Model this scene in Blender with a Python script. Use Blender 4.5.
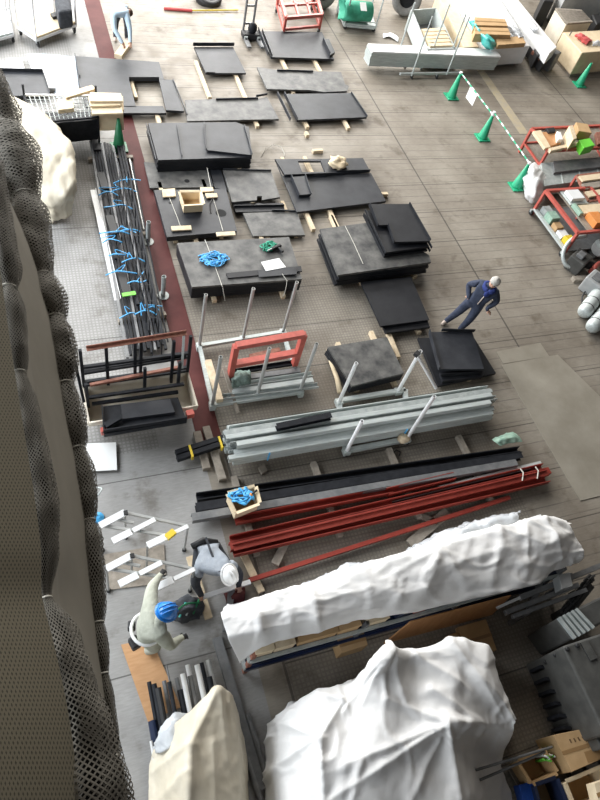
import bpy, bmesh, math, random
from mathutils import Vector, Matrix, noise
from mathutils.geometry import tessellate_polygon

for o in list(bpy.data.objects):
    bpy.data.objects.remove(o)
S = bpy.context.scene
C = S.collection
random.seed(7)

# ------------------------------------------------------------------ camera
F = 658.88
H = 10.0
AX = Vector((0.93401585, -0.13788623, 0.32954784))      # world X, Y, Z seen in the camera (right, down, forward)
AY = Vector((-0.29502852, -0.8178993, 0.49396245))
AZ = Vector((0.20142633, -0.55859477, -0.80461128))
cam = bpy.data.cameras.new('camera')
cam.sensor_fit = 'VERTICAL'
cam.sensor_height = 24.0
cam.lens = F / 800 * 24.0
cam.clip_start = 0.05
cam.clip_end = 200
cam_o = bpy.data.objects.new('camera', cam)
C.objects.link(cam_o)
rot = Matrix(((AX.x, -AX.y, -AX.z), (AY.x, -AY.y, -AY.z), (AZ.x, -AZ.y, -AZ.z)))
cam_o.matrix_world = Matrix.Translation((0, 0, H)) @ rot.to_4x4()
S.camera = cam_o


def at(px, py, z=0.0):
    """the place at height z that stands under a point of the photograph"""
    v = Vector((px - 300, py - 400, F))
    d = Vector((AX.dot(v), AY.dot(v), AZ.dot(v)))
    t = (z - H) / d.z
    return Vector((d.x * t, d.y * t, z))


# ------------------------------------------------------------------ light
S.view_settings.view_transform = 'Standard'
S.view_settings.look = 'None'
S.view_settings.gamma = 1
S.view_settings.exposure = 0.0
w = bpy.data.worlds.new('daylight')
S.world = w
w.use_nodes = True
bg = w.node_tree.nodes['Background']
bg.inputs[0].default_value = (1.0, 0.95, 0.9, 1)
bg.inputs[1].default_value = 0.08


def area(name, loc, target, sx, sy, power, col):
    l = bpy.data.lights.new(name, 'AREA')
    l.shape = 'RECTANGLE'
    l.size = sx
    l.size_y = sy
    l.energy = power
    l.color = col
    o = bpy.data.objects.new(name, l)
    C.objects.link(o)
    o.location = loc
    o.rotation_euler = (Vector(target) - Vector(loc)).to_track_quat('-Z', 'Y').to_euler()
    return o


area('left_door_daylight', (-9, 15, 8.5), (4, 12, 0), 16, 9, 6000, (0.90, 0.95, 1.0))
area('near_left_fill', (-7, -1.5, 6), (.6, 1.2, 0), 4, 3, 420, (0.86, 0.93, 1.0))  # added cool light to brighten the near-left deck; no window known there
area('far_door_daylight', (5, 33, 10), (7, 11, 0), 26, 11, 13500, (1.0, 0.985, 0.95))
area('overhead_fill', (7, 22, 16), (7, 12, 0), 16, 6, 1500, (1.0, 0.93, 0.84))  # added warm fill from overhead


# ------------------------------------------------------------------ materials
def mat(name, col, rough=0.6, metal=0.0, col2=None, scale=6.0, amt=0.5, bump=0.0, bscale=40.0, stretch=None, alpha=None, trans=0.0, spec=0.5):
    m = bpy.data.materials.new(name)
    m.use_nodes = True
    nt = m.node_tree
    b = nt.nodes['Principled BSDF']
    b.inputs['Base Color'].default_value = (*col, 1)
    b.inputs['Roughness'].default_value = rough
    b.inputs['Metallic'].default_value = metal
    b.inputs['Specular IOR Level'].default_value = spec
    tc = nt.nodes.new('ShaderNodeTexCoord')
    geo = nt.nodes.new('ShaderNodeNewGeometry')
    src = geo.outputs['Position']
    if stretch:
        mp = nt.nodes.new('ShaderNodeMapping')
        mp.inputs['Scale'].default_value = stretch
        nt.links.new(src, mp.inputs[0])
        src = mp.outputs[0]
    if col2:
        n = nt.nodes.new('ShaderNodeTexNoise')
        n.inputs['Scale'].default_value = scale
        n.inputs['Detail'].default_value = 6
        n.inputs['Roughness'].default_value = 0.6
        nt.links.new(src, n.inputs['Vector'])
        r = nt.nodes.new('ShaderNodeValToRGB')
        r.color_ramp.elements[0].position = 0.5 - 0.25 * (1 - amt) - 0.02
        r.color_ramp.elements[1].position = 0.5 + 0.35 * (1 - amt) + 0.05
        r.color_ramp.elements[0].color = (*col, 1)
        r.color_ramp.elements[1].color = (*col2, 1)
        nt.links.new(n.outputs[0], r.inputs[0])
        nt.links.new(r.outputs[0], b.inputs['Base Color'])
    if bump:
        n2 = nt.nodes.new('ShaderNodeTexNoise')
        n2.inputs['Scale'].default_value = bscale
        n2.inputs['Detail'].default_value = 4
        nt.links.new(src, n2.inputs['Vector'])
        bp = nt.nodes.new('ShaderNodeBump')
        bp.inputs['Strength'].default_value = bump
        bp.inputs['Distance'].default_value = 0.02
        nt.links.new(n2.outputs[0], bp.inputs['Height'])
        nt.links.new(bp.outputs[0], b.inputs['Normal'])
    if trans:
        tr = nt.nodes.new('ShaderNodeBsdfTranslucent')
        tr.inputs[0].default_value = (*col, 1)
        mx = nt.nodes.new('ShaderNodeMixShader')
        mx.inputs[0].default_value = trans
        out = nt.nodes['Material Output']
        nt.links.new(b.outputs[0], mx.inputs[1])
        nt.links.new(tr.outputs[0], mx.inputs[2])
        nt.links.new(mx.outputs[0], out.inputs[0])
    if alpha is not None:
        b.inputs['Alpha'].default_value = alpha
    return m


M = {}
M['panel'] = mat('scuffed_black_steel', (0.012, 0.0135, 0.018), 0.5, 0.0, (0.046, 0.049, 0.056), 2.2, 0.2, 0.08, 30, spec=0.35)
M['panel_dusty'] = mat('dusty_black_steel', (0.026, 0.027, 0.029), 0.55, 0.0, (0.17, 0.166, 0.155), 3.8, 0.35, 0.08, 30)
M['panel_dark'] = mat('clean_black_steel', (0.009, 0.010, 0.013), 0.5, 0.0, (0.024, 0.025, 0.029), 3.0, 0.2, spec=0.3)
M['blacksteel'] = mat('painted_black_steel', (0.008, 0.009, 0.012), 0.6, 0.0, (0.024, 0.026, 0.031), 8, 0.3, spec=0.22)
M['galv'] = mat('galvanised_steel', (0.42, 0.46, 0.45), 0.45, 0.15, (0.58, 0.62, 0.60), 14, 0.5, stretch=(0.3, 3, 3))
M['galv_dark'] = mat('weathered_galvanised_steel', (0.30, 0.33, 0.325), 0.5, 0.15, (0.44, 0.47, 0.455), 9, 0.5)
M['greysteel'] = mat('grey_painted_steel', (0.14, 0.145, 0.15), 0.5, 0.2, (0.22, 0.22, 0.22), 7, 0.5)
M['red'] = mat('red_primer_steel', (0.22, 0.028, 0.018), 0.5, 0.0, (0.30, 0.045, 0.03), 5, 0.4)
M['redpaint'] = mat('faded_red_paint', (0.40, 0.085, 0.065), 0.45, 0.0, (0.55, 0.12, 0.09), 9, 0.4)
M['rust'] = mat('rusty_red_steel', (0.20, 0.065, 0.045), 0.7, 0.0, (0.36, 0.17, 0.11), 16, 0.4)
M['wood'] = mat('pale_timber', (0.56, 0.44, 0.29), 0.75, 0, (0.72, 0.61, 0.44), 10, 0.5, 0.1, 30, (1, 1, 6))
M['oldwood'] = mat('grey_old_timber', (0.22, 0.19, 0.155), 0.85, 0, (0.34, 0.30, 0.25), 9, 0.5, 0.2, 30)
M['ply'] = mat('orange_plywood', (0.46, 0.25, 0.115), 0.7, 0, (0.55, 0.32, 0.16), 4, 0.5, stretch=(1, 5, 1))
M['brownboard'] = mat('brown_board', (0.46, 0.22, 0.09), 0.55, 0, (0.54, 0.29, 0.13), 4, 0.5, stretch=(4, 1, 1))
M['card'] = mat('cardboard', (0.42, 0.27, 0.13), 0.85, 0, (0.50, 0.33, 0.17), 5, 0.5)
M['cardpale'] = mat('pale_cardboard', (0.62, 0.50, 0.33), 0.85, 0, (0.72, 0.60, 0.42), 6, 0.5)
M['tape'] = mat('brown_parcel_tape', (0.30, 0.18, 0.08), 0.3)
M['ink'] = mat('faded_print', (0.13, 0.075, 0.035), 0.8)
M['tarp'] = mat('white_tarpaulin', (0.78, 0.77, 0.755), 0.5, 0, (0.84, 0.83, 0.81), 3, 0.5, 0.25, 9, trans=0.12)
M['tarpcream'] = mat('cream_tarpaulin', (0.60, 0.54, 0.42), 0.6, 0, (0.70, 0.64, 0.52), 3, 0.5, 0.25, 9, trans=0.12)
M['film'] = mat('cloudy_plastic_film', (0.62, 0.65, 0.68), 0.15, 0, (0.75, 0.77, 0.79), 8, 0.5, 0.5, 20, alpha=0.72)
M['white'] = mat('white_paint', (0.72, 0.73, 0.73), 0.4, 0, (0.8, 0.8, 0.8), 6, 0.5)
M['cream'] = mat('cream_plastic', (0.58, 0.52, 0.42), 0.5, 0, (0.68, 0.62, 0.52), 4, 0.5)
M['paper'] = mat('white_paper', (0.82, 0.82, 0.80), 0.8)
M['alu'] = mat('bright_aluminium', (0.78, 0.79, 0.79), 0.3, 0.35, (0.85, 0.85, 0.84), 8, 0.5)
M['aludim'] = mat('dull_aluminium', (0.42, 0.43, 0.42), 0.4, 0.5, (0.52, 0.52, 0.5), 8, 0.5)
M['green'] = mat('green_cone_plastic', (0.015, 0.34, 0.17), 0.45, 0, (0.03, 0.42, 0.22), 4, 0.5)
M['darkgreen'] = mat('dark_green_plastic', (0.01, 0.15, 0.06), 0.45, 0, (0.015, 0.2, 0.08), 4, 0.5)
M['greencloth'] = mat('green_cloth', (0.03, 0.26, 0.16), 0.8, 0, (0.06, 0.36, 0.24), 6, 0.5, 0.3, 30)
M['palegreen'] = mat('pale_green_cloth', (0.22, 0.36, 0.28), 0.9, 0, (0.38, 0.52, 0.42), 10, 0.5)
M['greynet'] = mat('grey_green_netting', (0.10, 0.14, 0.12), 0.9, 0, (0.2, 0.26, 0.23), 30, 0.5)
M['lime'] = mat('lime_green_plastic', (0.16, 0.62, 0.06), 0.4)
M['teal'] = mat('teal_plastic', (0.04, 0.5, 0.46), 0.4, 0, (0.2, 0.66, 0.6), 9, 0.5)
M['blue'] = mat('blue_paint', (0.012, 0.06, 0.30), 0.45, 0, (0.02, 0.08, 0.36), 6, 0.5)
M['strap'] = mat('blue_plastic_tie', (0.06, 0.38, 0.75), 0.4, 0, (0.12, 0.48, 0.82), 20, 0.5)
M['navy'] = mat('navy_plastic', (0.012, 0.02, 0.05), 0.35)
M['yellow'] = mat('yellow_plastic', (0.72, 0.52, 0.04), 0.5)
M['orange'] = mat('orange_plastic', (0.65, 0.22, 0.05), 0.5, 0, (0.7, 0.3, 0.1), 9, 0.5)
M['rubber'] = mat('black_rubber', (0.014, 0.014, 0.015), 0.6)
M['tyre'] = mat('worn_tyre_rubber', (0.16, 0.155, 0.145), 0.85, 0, (0.24, 0.23, 0.22), 15, 0.5)
M['machine'] = mat('grey_machine_paint', (0.05, 0.05, 0.047), 0.5, 0.0, (0.085, 0.084, 0.078), 5, 0.5)
M['machinelight'] = mat('pale_grey_machine_paint', (0.32, 0.33, 0.33), 0.45, 0.1, (0.42, 0.42, 0.41), 5, 0.5)
M['rope'] = mat('white_cord', (0.55, 0.53, 0.47), 0.9)
M['skin'] = mat('skin', (0.52, 0.30, 0.21), 0.6)
M['hairgrey'] = mat('grey_hair', (0.42, 0.40, 0.36), 0.85, 0, (0.56, 0.54, 0.5), 60, 0.5)
M['hairdark'] = mat('dark_brown_hair', (0.05, 0.025, 0.015), 0.8)
M['navycloth'] = mat('navy_workwear', (0.022, 0.03, 0.055), 0.9, 0, (0.05, 0.06, 0.095), 9, 0.5, 0.5, 18)
M['bluecloth'] = mat('blue_scarf_cloth', (0.02, 0.035, 0.16), 0.9)
M['greycloth'] = mat('grey_work_vest', (0.26, 0.29, 0.33), 0.9, 0, (0.34, 0.37, 0.41), 9, 0.5, 0.5, 18)
M['darkcloth'] = mat('charcoal_workwear', (0.03, 0.033, 0.04), 0.9, 0, (0.07, 0.075, 0.085), 9, 0.5, 0.5, 18)
M['khaki'] = mat('pale_sage_workwear', (0.33, 0.34, 0.28), 0.9, 0, (0.42, 0.43, 0.36), 9, 0.5, 0.5, 18)
M['paleblue'] = mat('pale_blue_shirt', (0.42, 0.55, 0.66), 0.9, 0, (0.55, 0.66, 0.75), 9, 0.5)
M['whitehat'] = mat('white_helmet_plastic', (0.78, 0.78, 0.77), 0.25)
M['bluehat'] = mat('blue_helmet_plastic', (0.02, 0.19, 0.58), 0.25)
M['black'] = mat('matt_black', (0.01, 0.01, 0.011), 0.7)
M['leather'] = mat('brown_shoe_leather', (0.12, 0.06, 0.045), 0.6)
M['paleshoe'] = mat('pale_shoe_canvas', (0.5, 0.42, 0.36), 0.8)
M['hole'] = mat('dark_bore', (0.006, 0.006, 0.007), 0.9)
M['pink'] = mat('red_flag_cloth', (0.6, 0.1, 0.1), 0.7)
M['plateyellow'] = mat('dull_steel_sheet', (0.25, 0.225, 0.18), 0.5, 0.15, (0.37, 0.34, 0.285), 1.1, 0.4, 0.05, 20)
M['strip'] = mat('maroon_painted_steel', (0.07, 0.016, 0.015), 0.7, 0.0, (0.12, 0.034, 0.031), 1.6, 0.4, spec=0.25)
M['bluesheet'] = mat('pale_blue_grey_sheet', (0.30, 0.36, 0.42), 0.35, 0.2, (0.4, 0.46, 0.52), 3, 0.5)  # pale blue puts the light this sheet reflects into its colour


def uvmesh(name, c_strand, c_gap, nu, nv, width, hole, rough=0.9, diamond=True):
    """a woven net: strands along the sheet's own two directions, gaps between them"""
    m = bpy.data.materials.new(name)
    m.use_nodes = True
    nt = m.node_tree
    b = nt.nodes['Principled BSDF']
    b.inputs['Roughness'].default_value = rough
    uv = nt.nodes.new('ShaderNodeUVMap')
    sep = nt.nodes.new('ShaderNodeSeparateXYZ')
    nt.links.new(uv.outputs[0], sep.inputs[0])

    def math_(op, a, bb=None):
        n = nt.nodes.new('ShaderNodeMath')
        n.operation = op
        for i, x in enumerate((a, bb)):
            if x is None:
                continue
            if isinstance(x, (int, float)):
                n.inputs[i].default_value = x
            else:
                nt.links.new(x, n.inputs[i])
        return n.outputs[0]
    u = math_('MULTIPLY', sep.outputs[0], nu)
    v = math_('MULTIPLY', sep.outputs[1], nv)
    if diamond:
        u, v = math_('ADD', u, v), math_('SUBTRACT', u, v)
    du = math_('ABSOLUTE', math_('SUBTRACT', math_('FRACT', u), 0.5))
    dv = math_('ABSOLUTE', math_('SUBTRACT', math_('FRACT', v), 0.5))
    d = math_('MAXIMUM', du, dv)
    k = math_('GREATER_THAN', d, 0.5 - width)
    mix = nt.nodes.new('ShaderNodeMix')
    mix.data_type = 'RGBA'
    nt.links.new(k, mix.inputs[0])
    mix.inputs[6].default_value = (*c_gap, 1)
    mix.inputs[7].default_value = (*c_strand, 1)
    nt.links.new(mix.outputs[2], b.inputs['Base Color'])
    if hole:
        nt.links.new(k, b.inputs['Alpha'])
    bp = nt.nodes.new('ShaderNodeBump')
    bp.inputs['Strength'].default_value = 0.5
    bp.inputs['Distance'].default_value = 0.01
    nt.links.new(k, bp.inputs['Height'])
    nt.links.new(bp.outputs[0], b.inputs['Normal'])
    return m


M['net'] = uvmesh('black_netting', (0.15, 0.138, 0.115), (0, 0, 0), 1, 1, 0.15, True)
M['beigemesh'] = uvmesh('beige_mesh_sheet', (0.165, 0.145, 0.10), (0.055, 0.047, 0.032), 0.7, 0.7, 0.27, False)
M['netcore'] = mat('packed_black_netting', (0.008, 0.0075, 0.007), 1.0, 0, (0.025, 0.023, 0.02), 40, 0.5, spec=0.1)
M['curtain'] = mat('beige_sheeting', (0.15, 0.132, 0.102), 0.8, 0, (0.18, 0.16, 0.125), 3, 0.5, trans=0.1)
M['hallwall'] = mat('grey_hall_wall', (0.3, 0.3, 0.3), 0.8, 0, (0.36, 0.36, 0.35), 1, 0.5)


def floor_material():
    m = bpy.data.materials.new('worn_steel_deck')
    m.use_nodes = True
    nt = m.node_tree
    b = nt.nodes['Principled BSDF']
    b.inputs['Roughness'].default_value = 0.62
    N = nt.nodes.new
    L = nt.links.new
    geo = N('ShaderNodeNewGeometry')
    sep = N('ShaderNodeSeparateXYZ')
    L(geo.outputs['Position'], sep.inputs[0])

    def math_(op, a, bb=None, cc=None):
        n = N('ShaderNodeMath')
        n.operation = op
        for i, x in enumerate((a, bb, cc)):
            if x is None:
                continue
            if isinstance(x, (int, float)):
                n.inputs[i].default_value = x
            else:
                L(x, n.inputs[i])
        return n.outputs[0]

    def noise_(scale, detail=5, stretch=(1, 1, 1)):
        mp = N('ShaderNodeMapping')
        mp.inputs['Scale'].default_value = stretch
        L(geo.outputs['Position'], mp.inputs[0])
        n = N('ShaderNodeTexNoise')
        n.inputs['Scale'].default_value = scale
        n.inputs['Detail'].default_value = detail
        n.inputs['Roughness'].default_value = 0.62
        L(mp.outputs[0], n.inputs['Vector'])
        return n.outputs[0]

    def ramp(x, p0, p1, c0, c1):
        r = N('ShaderNodeValToRGB')
        r.color_ramp.elements[0].position = p0
        r.color_ramp.elements[1].position = p1
        r.color_ramp.elements[0].color = (*c0, 1)
        r.color_ramp.elements[1].color = (*c1, 1)
        L(x, r.inputs[0])
        return r.outputs[0]

    def mixc(f, a, c, mode='MIX'):
        n = N('ShaderNodeMix')
        n.data_type = 'RGBA'
        n.blend_type = mode
        for i, x in ((0, f), (6, a), (7, c)):
            if isinstance(x, (int, float)):
                n.inputs[i].default_value = x
            elif isinstance(x, tuple):
                n.inputs[i].default_value = (*x, 1)
            else:
                L(x, n.inputs[i])
        return n.outputs[2]
    X, Y = sep.outputs[0], sep.outputs[1]

    def line(coord, period, offset, width):
        q = math_('ABSOLUTE', math_('SUBTRACT', math_('FRACT', math_('DIVIDE', math_('SUBTRACT', coord, offset), period)), 0.5))
        return math_('LESS_THAN', q, width / period / 2)
    base = ramp(noise_(0.55), 0.36, 0.66, (0.185, 0.158, 0.126), (0.30, 0.27, 0.225))
    left = ramp(noise_(0.8), 0.36, 0.66, (0.25, 0.245, 0.235), (0.345, 0.34, 0.33))
    isleft = math_('LESS_THAN', X, 2.05)
    col = mixc(isleft, base, left)
    stain = ramp(noise_(1.6, 7), 0.30, 0.44, (0.45, 0.40, 0.34), (1, 1, 1))
    col = mixc(0.75, col, stain, 'MULTIPLY')
    fine = ramp(noise_(16, 4, (0.4, 2.5, 1)), 0.3, 0.7, (0.80, 0.79, 0.78), (1.1, 1.1, 1.1))
    col = mixc(0.7, col, fine, 'MULTIPLY')
    # raised grid of the checker plates in the middle of the hall
    isgrid = math_('MULTIPLY', math_('GREATER_THAN', X, 2.45), math_('LESS_THAN', X, 7.6))
    isgrid = math_('MULTIPLY', isgrid, math_('LESS_THAN', Y, 9.2))
    isgrid2 = math_('MULTIPLY', math_('GREATER_THAN', Y, 5.6), math_('LESS_THAN', X, 1.35))
    isgrid = math_('MAXIMUM', isgrid, isgrid2)
    gx = line(X, 0.066, 0.0, 0.026)
    gy = line(Y, 0.066, 0.0, 0.026)
    g = math_('MULTIPLY', math_('MAXIMUM', gx, gy), isgrid)
    col = mixc(math_('MULTIPLY', g, 0.32), col, (0.07, 0.062, 0.052))
    # plank lines across the open deck
    isplank = math_('GREATER_THAN', X, 2.45)
    pl = math_('MULTIPLY', line(Y, 0.26, 0.08, 0.022), isplank)
    pl = math_('MULTIPLY', pl, math_('SUBTRACT', 1.0, math_('MULTIPLY', isgrid, 0.75)))
    wob = ramp(noise_(2.2, 3), 0.32, 0.55, (0.15, 0.15, 0.15), (1, 1, 1))
    col = mixc(math_('MULTIPLY', math_('MULTIPLY', pl, wob), 0.45), col, (0.06, 0.052, 0.045))
    j = math_('MULTIPLY', line(Y, 1.04, 0.12, 0.022), isplank)
    j = math_('MAXIMUM', j, math_('MULTIPLY', line(Y, 3.0, 0.6, 0.02), isleft))
    jx = line(X, 6.97, 5.915, 0.04)
    j = math_('MAXIMUM', j, jx)
    col = mixc(math_('MULTIPLY', j, 0.7), col, (0.035, 0.03, 0.026))
    L(col, b.inputs['Base Color'])
    bp = N('ShaderNodeBump')
    bp.inputs['Strength'].default_value = 0.25
    bp.inputs['Distance'].default_value = 0.01
    L(math_('SUBTRACT', math_('MULTIPLY', g, 0.4), math_('ADD', j, math_('MULTIPLY', pl, 0.5))), bp.inputs['Height'])
    L(bp.outputs[0], b.inputs['Normal'])
    rg = ramp(noise_(3.0), 0.3, 0.7, (0.5, 0.5, 0.5), (0.75, 0.75, 0.75))
    L(rg, b.inputs['Roughness'])
    return m


M['floor'] = floor_material()


# ------------------------------------------------------------------ mesh helpers
class MB:
    def __init__(s):
        s.v, s.f, s.uv = [], [], {}

    def add(s, vs, fs):
        o = len(s.v)
        s.v += [Vector(v) for v in vs]
        s.f += [tuple(i + o for i in f) for f in fs]
        return s

    def hexa(s, q0, q1):
        n = len(q0)
        fs = [tuple(range(n))[::-1], tuple(range(n, 2 * n))]
        for i in range(n):
            j = (i + 1) % n
            fs.append((i, j, n + j, n + i))
        return s.add(list(q0) + list(q1), fs)

    def prism(s, pts, z0, z1):
        """upright block over a footprint; pts counter-clockwise or not"""
        a = sum(pts[i][0] * pts[(i + 1) % len(pts)][1] - pts[(i + 1) % len(pts)][0] * pts[i][1] for i in range(len(pts)))
        if a < 0:
            pts = pts[::-1]
        return s.hexa([(p[0], p[1], z0) for p in pts], [(p[0], p[1], z1) for p in pts])

    def box(s, c, d, rz=0.0, m=None):
        R = m or Matrix.Rotation(rz, 3, 'Z')
        c = Vector(c)
        x, y, z = d[0] / 2, d[1] / 2, d[2] / 2
        q = [(-x, -y), (x, -y), (x, y), (-x, y)]
        return s.hexa([c + R @ Vector((a, b, -z)) for a, b in q], [c + R @ Vector((a, b, z)) for a, b in q])

    @staticmethod
    def frame(p0, p1, up=(0, 0, 1)):
        d = (Vector(p1) - Vector(p0)).normalized()
        u = Vector(up)
        if abs(d.dot(u)) > 0.98:
            u = Vector((0, 1, 0))
        r = d.cross(u).normalized()
        return d, r, r.cross(d).normalized()

    def ext(s, prof, p0, p1, up=(0, 0, 1)):
        """a closed profile (right, up) drawn out from p0 to p1"""
        p0, p1 = Vector(p0), Vector(p1)
        d, r, u = MB.frame(p0, p1, up)
        a = [p0 + r * x + u * y for x, y in prof]
        b = [p1 + r * x + u * y for x, y in prof]
        n = len(prof)
        fs = []
        for i in range(n):
            j = (i + 1) % n
            fs.append((i, j, n + j, n + i))
        tri = tessellate_polygon([[Vector((x, y, 0)) for x, y in prof]])
        for t in tri:
            fs.append(tuple(t)[::-1])
            fs.append(tuple(n + k for k in t))
        return s.add(a + b, fs)

    def bar(s, p0, p1, w, h, up=(0, 0, 1)):
        return s.ext([(-w / 2, -h / 2), (w / 2, -h / 2), (w / 2, h / 2), (-w / 2, h / 2)], p0, p1, up)

    def chan(s, p0, p1, w, h, t=0.008, down=False, up=(0, 0, 1)):
        """a channel: web w wide, legs h high, open to the top (or the bottom)"""
        a = [(-w / 2, 0), (w / 2, 0), (w / 2, h), (w / 2 - t, h), (w / 2 - t, t), (-w / 2 + t, t), (-w / 2 + t, h), (-w / 2, h)]
        if down:
            a = [(x, h - y) for x, y in a][::-1]
        return s.ext(a, p0, p1, up)

    def angle(s, p0, p1, w, h, t=0.008, up=(0, 0, 1)):
        return s.ext([(0, 0), (w, 0), (w, t), (t, t), (t, h), (0, h)], p0, p1, up)

    def hbeam(s, p0, p1, w, h, t=0.012):
        a, b = w / 2, t / 2
        return s.ext([(-a, 0), (a, 0), (a, t), (b, t), (b, h - t), (a, h - t), (a, h), (-a, h), (-a, h - t), (-b, h - t), (-b, t), (-a, t)], p0, p1)

    def tube(s, pts, r, n=8, caps=True):
        pts = [Vector(p) for p in pts]
        rr = r if isinstance(r, (list, tuple)) else [r] * len(pts)
        rings = []
        for i, p in enumerate(pts):
            a = pts[max(0, i - 1)]
            b = pts[min(len(pts) - 1, i + 1)]
            d, x, y = MB.frame(a, b)
            rings.append([p + (x * math.cos(2 * math.pi * k / n) + y * math.sin(2 * math.pi * k / n)) * rr[i] for k in range(n)])
        fs = []
        for i in range(len(pts) - 1):
            for k in range(n):
                j = (k + 1) % n
                fs.append((i * n + k, i * n + j, (i + 1) * n + j, (i + 1) * n + k))
        if caps:
            fs.append(tuple(range(n))[::-1])
            fs.append(tuple((len(pts) - 1) * n + k for k in range(n)))
        return s.add([v for rg in rings for v in rg], fs)

    def pipe(s, p0, p1, r, t, n=12):
        """a hollow pipe with open ends"""
        p0, p1 = Vector(p0), Vector(p1)
        d, x, y = MB.frame(p0, p1)
        vs = []
        for p, q in ((p0, r), (p1, r), (p1, r - t), (p0, r - t)):
            vs += [p + (x * math.cos(2 * math.pi * k / n) + y * math.sin(2 * math.pi * k / n)) * q for k in range(n)]
        fs = []
        for a in range(4):
            b = (a + 1) % 4
            for k in range(n):
                j = (k + 1) % n
                fs.append((a * n + k, a * n + j, b * n + j, b * n + k))
        return s.add(vs, fs)

    def lathe(s, prof, c, n=16, m=None):
        c = Vector(c)
        R = m or Matrix.Identity(3)
        vs = []
        for r, z in prof:
            vs += [c + R @ Vector((r * math.cos(2 * math.pi * k / n), r * math.sin(2 * math.pi * k / n), z)) for k in range(n)]
        fs = []
        for i in range(len(prof) - 1):
            for k in range(n):
                j = (k + 1) % n
                fs.append((i * n + k, i * n + j, (i + 1) * n + j, (i + 1) * n + k))
        fs.append(tuple(range(n))[::-1])
        fs.append(tuple((len(prof) - 1) * n + k for k in range(n)))
        return s.add(vs, fs)

    def ell(s, c, r, n=12, k=8, m=None, lo=-1.0, lump=0.0):
        c = Vector(c)
        R = m or Matrix.Identity(3)
        rings = []
        t0 = math.asin(max(-1, lo))
        for i in range(k + 1):
            t = t0 + (math.pi / 2 - t0) * i / k
            for j in range(n):
                a = 2 * math.pi * j / n
                d = Vector((math.cos(t) * math.cos(a), math.cos(t) * math.sin(a), math.sin(t)))
                f = 1 + lump * noise.noise(d * 2.3 + c) if lump else 1
                rings.append(c + R @ Vector((d.x * r[0] * f, d.y * r[1] * f, d.z * r[2] * f)))
        fs = []
        for i in range(k):
            for j in range(n):
                q = (j + 1) % n
                fs.append((i * n + j, i * n + q, (i + 1) * n + q, (i + 1) * n + j))
        fs.append(tuple(range(n))[::-1])
        fs.append(tuple(k * n + j for j in range(n)))
        return s.add(rings, fs)

    def grid(s, rows, uvscale=None):
        nv, nu = len(rows), len(rows[0])
        o = len(s.v)
        s.add([p for r in rows for p in r], [(i * nu + j, i * nu + j + 1, (i + 1) * nu + j + 1, (i + 1) * nu + j) for i in range(nv - 1) for j in range(nu - 1)])
        return s

    def build(s, name, m, parent=None, smooth=False, bevel=0.0, solid=0.0, uv=None, sub=0):
        me = bpy.data.meshes.new(name)
        if parent is not None:
            org = root_loc(parent)
        else:
            xs = [v.x for v in s.v]
            ys = [v.y for v in s.v]
            org = Vector(((min(xs) + max(xs)) / 2, (min(ys) + max(ys)) / 2, min(v.z for v in s.v)))
        me.from_pydata([v - org for v in s.v], [], s.f)
        if uv:
            lay = me.uv_layers.new()
            for p in me.polygons:
                for li, vi in zip(p.loop_indices, p.vertices):
                    lay.data[li].uv = uv[vi]
        bm = bmesh.new()
        bm.from_mesh(me)
        if not uv:
            bmesh.ops.remove_doubles(bm, verts=bm.verts, dist=1e-5)
        bmesh.ops.recalc_face_normals(bm, faces=bm.faces)
        bm.to_mesh(me)
        bm.free()
        for x in (m if isinstance(m, (list, tuple)) else [m]):
            me.materials.append(M[x] if isinstance(x, str) else x)
        if smooth:
            for p in me.polygons:
                p.use_smooth = True
        o = bpy.data.objects.new(name, me)
        C.objects.link(o)
        if parent is not None:
            o.parent = parent
        else:
            o.location = org
        if solid:
            md = o.modifiers.new('thickness', 'SOLIDIFY')
            md.thickness = solid
            md.offset = 0
        if sub:
            md = o.modifiers.new('smooth', 'SUBSURF')
            md.levels = md.render_levels = sub
        if bevel:
            md = o.modifiers.new('bevel', 'BEVEL')
            md.width = bevel
            md.segments = 2
            md.limit_method = 'ANGLE'
        return o


def root_loc(o):
    p = Vector((0, 0, 0))
    while o is not None:
        p = p + o.location
        o = o.parent
    return p


def tag(o, label, cat, group=None, kind=None):
    if label:
        o['label'] = label
    if cat:
        o['category'] = cat
    if group:
        o['group'] = group
    if kind:
        o['kind'] = kind
    return o


def thing(name, label, cat, loc, group=None):
    o = bpy.data.objects.new(name, None)
    o.empty_display_size = 0.1
    C.objects.link(o)
    o.location = loc
    return tag(o, label, cat, group)


def solo(mb, name, m, label, cat, group=None, **k):
    return tag(mb.build(name, m, **k), label, cat, group)


def copy_tree(o, delta, label=None, group=None, parent=None):
    c = o.copy()
    C.objects.link(c)
    if parent is not None:
        c.parent = parent
    else:
        c.location = o.location + Vector(delta)
        if label:
            c['label'] = label
        if group:
            c['group'] = group
    for ch in list(o.children):
        copy_tree(ch, delta, parent=c)
    return c


def cr(p0, p1, p2, p3, t):
    return 0.5 * ((2 * p1) + (p2 - p0) * t + (2 * p0 - 5 * p1 + 4 * p2 - p3) * t * t + (3 * p1 - p0 - 3 * p2 + p3) * t ** 3)


def spline(pts, n):
    pts = [Vector(p) for p in pts]
    m = len(pts) - 1
    out = []
    for i in range(n):
        t = i / (n - 1) * m
        k = min(int(t), m - 1)
        out.append(cr(pts[max(0, k - 1)], pts[k], pts[k + 1], pts[min(m, k + 2)], t - k))
    return out


def lin(pts, n):
    pts = [Vector(p) for p in pts]
    m = len(pts) - 1
    out = []
    for i in range(n):
        t = i / (n - 1) * m
        k = min(int(t), m - 1)
        out.append(pts[k].lerp(pts[k + 1], t - k))
    return out


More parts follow.
